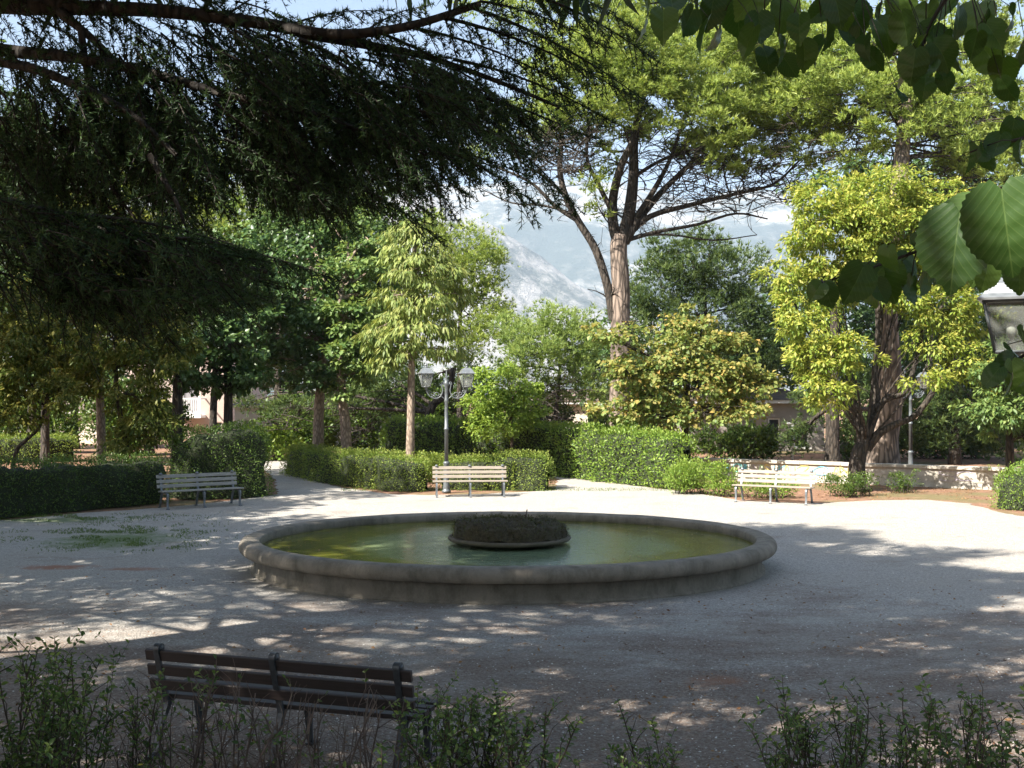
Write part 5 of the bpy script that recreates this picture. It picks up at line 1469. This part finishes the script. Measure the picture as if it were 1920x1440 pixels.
    n_ = Vector((-.35, -.75, .75))
    row([(1792, 462, 128, 1.75, n_, Vector((-.12, .05, -1)).normalized()), (1888, 424, 140, 1.65, Vector((-.45, -.8, .55)), Vector((.15, .05, -1)).normalized()), (1800, 400, 90, 1.95, Vector((.1, -.5, .9)), Vector((-.8, .1, -.5)).normalized()),
         (1850, 515, 50, 2.1, Vector((.2, -1, -.2)), Vector((-.2, 0, -1)).normalized()), (1912, 515, 56, 2.0, Vector((-.2, -1, -.1)), Vector((.05, 0, -1)).normalized()), (1835, 505, 50, 2.2, Vector((0, -1, .1)), Vector((-.3, 0, -1)).normalized())],
        1.9, [(2200, 150, .2), (2000, 300, .1), (1880, 355, 0), (1835, 385, 0)], r=.006)
    row([(1532, 544, 50), (1552, 552, 56), (1580, 542, 60), (1605, 530, 62), (1632, 532, 66), (1660, 522, 64), (1682, 512, 58), (1702, 500, 64), (1706, 542, 56), (1668, 486, 56), (1730, 530, 62), (1738, 488, 60), (1760, 510, 60), (1620, 512, 50), (1720, 460, 50), (1650, 545, 40), (1790, 520, 60)],
        3.0, [(2000, 420, 0), (1850, 440, 0), (1740, 465, 0), (1640, 500, 0), (1540, 530, 0)])
    row([(1862, 704, 42), (1884, 690, 52), (1905, 664, 52), (1912, 716, 46), (1892, 722, 40), (1918, 640, 50), (1900, 700, 50)], 2.8, [(2050, 600, 0), (1950, 650, 0), (1870, 695, 0)])
    # limbs out to the hanging sprays
    for (a, b, c, d) in ((2300, -420, 4.4, .05), (2200, 150, 2.1, .03), (2000, 420, 3.0, .02), (2050, 600, 2.8, .02), (2050, 200, 3.2, .02)):
        br.tube(bez(hub, P(a, b, c), .08, 8), taper(d, .012, 8), 7, False)
    # crown above and behind the camera
    bl = []
    for k in range(LIN_N):
        th = rr.uniform(0, 2 * math.pi); r0 = 5.6 * rr.random() ** .5
        x, y = 4.2 + r0 * math.cos(th), -.6 + r0 * math.sin(th) * .9
        z = rr.uniform(4.6, 8.8)
        if y > 0: z = max(z, CH + .3524 * y + .9)
        bl.append((x, y, z, rr.uniform(.6, 1.2), rr.uniform(.3, .5)))
        br.tube(bez(sp[min(len(sp) - 1, 6 + int(z))], Vector((x, y, z)), .08, 6), taper(.04, .01, 6), 5, False)
    big_crown(root, bl, 'near_leaf', .18, LIN_LAI, .8)
    br.build('branches', M['bark_dark'], root, True)
LIN_N, LIN_LAI = 56, .9
linden()
# trees out of the picture: shade casters, and tall ones added to block skylight
def shade_tree(label, x, y, z0, z1, rad, n, seed, matn='laurel', lai=1.5):
    root = empty('shade_tree', (x, y, 0), 0, label, 'tree', 'shade trees standing round the piazza outside the view')
    mb = MB(); sp = smooth_path([Vector((x, y, -.1)), Vector((x + .1, y, z0 * .6)), Vector((x, y + .1, z1 * .8))], 6); mb.tube(sp, taper(.28, .08, len(sp)), 12); mb.build('trunk', M['bark_dark'], root, True)
    r = random.Random(seed); bl = []; mb = MB()
    for k in range(n):
        th = r.uniform(0, 6.283); q = rad * r.random() ** .5
        bl.append((x + q * math.cos(th), y + q * math.sin(th), r.uniform(z0, z1), r.uniform(.6, 1.2), r.uniform(.3, .6)))
        mb.tube(bez(sp[8], Vector(bl[-1][:3]), .08, 5), taper(.04, .01, 5), 5, False)
    mb.build('branches', M['bark_dark'], root, True)
    big_crown(root, bl, matn, .26, lai, .7)
for a in SHADE: shade_tree(*a)

# ------------------------------------------------------------------ sparse hedge plants in front of the camera
def near_plant(label, px0, px1, top, Y, nst, leafy, seed, leaf=.038, hvar=.25, group='sparse hedge plants in the foreground', lean=.12, size=1.0):
    r = random.Random(seed); xa, xb = (px0 - 960) / F * Y, (px1 - 960) / F * Y
    h = CH - (top - HY) / F * Y
    root = empty('hedge_plant', ((xa + xb) / 2, Y, 0), 0, label, 'shrub', group)
    st = MB(); LP = []; LA = []; LS = []
    def leaves_on(a, b, k, den):
        L = (b - a).length; n = int(L * den)
        d = (b - a).normalized(); s = d.orthogonal().normalized()
        for i in range(n):
            t = (i + .5) / n; q = a.lerp(b, t); s = Matrix.Rotation(1.57, 3, d) @ s
            for sg in (1, -1):
                if r.random() < .85:
                    LP.append(q); LA.append((s * sg + d * .5 + Vector((0, 0, -.1)) + Vector((r.gauss(0, .2), r.gauss(0, .2), r.gauss(0, .2)))).normalized()); LS.append(leaf * r.uniform(.6, 1.25))
    for i in range(nst):
        x = r.uniform(xa, xb); y = Y + r.uniform(-.22, .22); hh = h * (1 - r.random() ** 1.5 * hvar * 1.6)
        q = Vector((x, y, -.03)); pth = [q]; d = Vector((r.gauss(0, lean), r.gauss(0, lean), 1))
        m = 8
        for k in range(m):
            d = (d + Vector((r.gauss(0, .10), r.gauss(0, .10), 0)) + Vector(((x - q.x) * .3, 0, 0))).normalized(); q = q + d * hh / m; pth.append(q)
        r0 = r.uniform(.004, .010) * size
        st.tube(pth, taper(r0, r0 * .35, len(pth)), 6)
        for k in range(2, m + 1):
            for _ in range(2 if r.random() < .6 else 1):
                a = pth[k - 1].lerp(pth[k], r.random()); l = r.uniform(.08, .26) * (1.2 - .3 * k / m)
                e = a + Vector((r.gauss(0, .6), r.gauss(0, .6), r.uniform(.3, 1.0))).normalized() * l
                if e.z > h * 1.04: e.z = h * 1.04
                mid = a.lerp(e, .5) + Vector((r.gauss(0, .01), r.gauss(0, .01), .012))
                st.tube([a, mid, e], [r0 * .4, r0 * .3, .0012], 4, False)
                z = a.z / h
                if r.random() < leafy * (.35 + .8 * z):
                    leaves_on(a, mid, k, 22); leaves_on(mid, e, k, 32)
        if r.random() < leafy: leaves_on(pth[-3], pth[-1], m, 46)
    st.build('stems', M['twig_dry'] if leafy < .5 else M['twig'], root, True)
    if LP:
        n = len(LP); v, f, k = leaf_arrays(np.array([list(q) for q in LP]), np.array([list(q) for q in LA]), unit(rng.normal(size=(n, 3)) * .5 + [0, -.3, 1]), np.array(LS), .52, .22, True)
        link('leaves', np_mesh('leaves', v, f, {'tint': np.repeat(rng.random(n) ** 3, k)}), root, M['near_leaf'], True)
NP = [('tall leafy hedge plant at the left edge reaching above the foreground bench', 0, 110, 1178, 6.3, 20, 1.1, 1),
      ('dense leafy hedge plant just left of the foreground bench', 60, 165, 1220, 6.6, 15, 1.0, 2),
      ('leafy low corner plant at the bottom left', -60, 90, 1290, 6.0, 26, 1.3, 3),
      ('thin hedge plant left of the end of the foreground bench', 190, 268, 1285, 6.7, 7, .6, 4),
      ('twiggy plant with small leaves over the left part of the foreground bench', 270, 420, 1245, 6.9, 18, .35, 5),
      ('bare twigs over the middle of the foreground bench', 410, 560, 1268, 6.7, 15, .2, 6),
      ('bare cut twigs over the right part of the foreground bench', 560, 760, 1278, 6.5, 20, .10, 7),
      ('leafy hedge plant at the right end of the foreground bench', 768, 850, 1280, 6.6, 15, .8, 8),
      ('broad leafy hedge plant right of the foreground bench', 850, 1010, 1296, 6.6, 27, .9, 9),
      ('low straggling sprig between the two right hand hedge plants', 1010, 1090, 1425, 6.8, 7, .7, 10),
      ('slender sprig leaning right at the bottom centre', 1200, 1310, 1320, 6.7, 6, .9, 11),
      ('small low sprig at the foot of the slender leaning one', 1130, 1200, 1385, 6.7, 5, .8, 12),
      ('narrow leafy plant, leftmost of the right hand group', 1460, 1550, 1300, 6.7, 14, .85, 13),
      ('narrow leafy plant in the middle of the right hand group', 1590, 1690, 1306, 6.7, 14, .85, 14),
      ('upright cut stems with few leaves near the bottom right', 1725, 1830, 1305, 6.5, 18, .45, 15, .045, .25),
      ('dark knotty stems and leaves at the bottom right corner', 1825, 1940, 1305, 6.4, 19, .5, 16, .05, .25),
      ('low seedlings at the foot of the right hand group', 1430, 1540, 1395, 6.5, 8, .7, 17)]
for a in NP: near_plant(*a)
mb = MB()
v = P(265, 1432, 6.6)
mb.tube([Vector((v.x, v.y, 0)), v], [.003, .002], 4)
fl = empty('flower', Vector((v.x, v.y, 0)), 0, 'tiny yellow flower at the bottom edge left of the bench', 'flower')
link('stem', mb.build('tmp').data, fl, M['twig'], True); bpy.data.objects.remove(bpy.data.objects['tmp'])
mb = MB()
for k in range(9):
    a = k * 2 * math.pi / 9; u = Vector((math.cos(a), math.sin(a), .15)); t = Vector((-u.y, u.x, 0))
    mb.add([v, v + u * .012 + t * .005, v + u * .022, v + u * .012 - t * .005], [(0, 1, 2, 3)])
o = mb.build('petals', simple('yellow_petal', (.75, .55, .03), .6, 0, .1, 50, 0)); o.parent = fl; o.matrix_parent_inverse = Matrix.Translation(fl.location).inverted()

# ------------------------------------------------------------------ loose things on the ground
def scatter_stones():
    n = 12000
    y = 7.4 + 12 * rng.random(n) ** 1.7; x = (rng.random(n) - .5) * (y * .98 + 1)
    keep = (((x - FC[0]) / (FA + .0)) ** 2 + ((y - FC[1]) / FB) ** 2) > 1.0
    x, y = x[keep], y[keep]; n = len(x)
    s = rng.uniform(.004, .012, n); c = np.stack([x, y, s * .3], 1)
    oc = np.array([[1, 0, 0], [0, 1, 0], [-1, 0, 0], [0, -1, 0], [0, 0, .7], [0, 0, -.7]])
    v = c[:, None, :] + oc[None] * s[:, None, None] * rng.uniform(.6, 1.3, (n, 6, 1))
    f = np.array([[0, 1, 4], [1, 2, 4], [2, 3, 4], [3, 0, 4]])
    f = (np.arange(n)[:, None, None] * 6 + f[None]).reshape(-1, 3)
    m, nt, bs, out = mat('loose_stones'); g = nt.nodes.new('ShaderNodeNewGeometry')
    nt.links.new(ramp(nt, g.outputs['Random Per Island'], [(0, (.20, .19, .18)), (.6, (.48, .46, .43)), (1, (.78, .76, .72))]), bs.inputs['Base Color']); bs.inputs['Roughness'].default_value = .9
    meta(link('gravel_stones', np_mesh('gravel_stones', v.reshape(-1, 3), f), None, m), kind='stuff')
scatter_stones()
def scatter_litter():
    VV = []; FF = []; b = 0
    for (n, fn) in ((2600, lambda n: (7.2 + 9 * rng.random(n) ** 1.6, None)), (3500, lambda n: (rng.uniform(5.6, 7.6, n), None)), (2600, lambda n: (rng.uniform(27.5, 34, n), 1)), (2500, lambda n: (rng.uniform(29, 46, n), 2))):
        y, k = fn(n)
        if k is None: x = (rng.random(n) - .5) * (y + 1)
        elif k == 1: x = rng.uniform(.27, .46, n) * y
        else: x = rng.uniform(-.48, -.36, n) * y
        keep = np.array([mnoise.noise(Vector((a * .9, c * .9, 4))) > -.12 for a, c in zip(x, y)]) & ((((x - FC[0]) / FA) ** 2 + ((y - FC[1]) / FB) ** 2) > 1.02)
        x, y = x[keep], y[keep]; n = len(x)
        p = np.stack([x, y, rng.uniform(.006, .02, n)], 1)
        v, f, kk = leaf_arrays(p, unit(rng.normal(size=(n, 3)) * [1, 1, .25]), unit(rng.normal(size=(n, 3)) * .4 + [0, 0, 1]), rng.uniform(.02, .06, n), .5, .3)
        VV.append(v); FF.append(f + b); b += len(v)
    meta(link('leaf_litter', np_mesh('leaf_litter', np.concatenate(VV), np.concatenate(FF)), None, M['litter']), kind='stuff')
scatter_litter()
def scatter_grass():
    P_ = []
    for (px, py, rx, ry, n) in ((215, 1000, 2.0, 1.6, 3800), (120, 970, 2.6, .8, 2600), (250, 1025, 1.2, .7, 1300)):
        g = G(px, py); q = rng.normal(size=(n, 2)) * [rx * .5, ry * .5]
        for a in q:
            if mnoise.noise(Vector((a[0] * 1.6 + px, a[1] * 1.6, 2))) > .02: P_.append((g.x + a[0], g.y + a[1], 0))
    for k in range(1500):   # tufts at the feet of the hedges
        t = random.random(); a = G(640 + 660 * t, 918 + random.uniform(-3, 3)); P_.append((a.x, a.y, 0))
    p = np.array(P_); n = len(p)
    v, f, k = needle_arrays(p, unit(rng.normal(size=(n, 3)) * .2 + [0, 0, 1]), rng.uniform(.02, .055, n), 5, .006, .5)
    meta(link('grass', np_mesh('grass', v, f), None, M['grass']), kind='stuff')
scatter_grass()
def scum():
    n = 420; th = rng.uniform(0, 6.283, n); t = rng.uniform(.25, .985, n) ** .5
    p = np.stack([FC[0] + (FA - .32) * t * np.cos(th), FC[1] + (FB - .32) * t * np.sin(th), np.full(n, .338)], 1)
    v, f, k = leaf_arrays(p, unit(rng.normal(size=(n, 3)) * [1, 1, .05]), unit(rng.normal(size=(n, 3)) * .1 + [0, 0, 1]), rng.uniform(.015, .05, n), .5, .1)
    meta(link('floating_debris', np_mesh('floating_debris', v, f), None, M['litter']), kind='stuff')
scum()
for (px, py, sc) in ((570, 1051, 1.0),):
    q = P(px + 18, py - 14, 14.9); q.z = .338
    v, f, k = leaf_arrays(np.array([list(q)]), np.array([[1, .3, .05]]), np.array([[0, 0, 1.]]), np.array([.09]), .5, .2, True)
    o = link('floating_leaf', np_mesh('floating_leaf', v, f), None, M['wall_white']); meta(o, 'small pale leaf floating near the left edge of the pond', 'leaf')
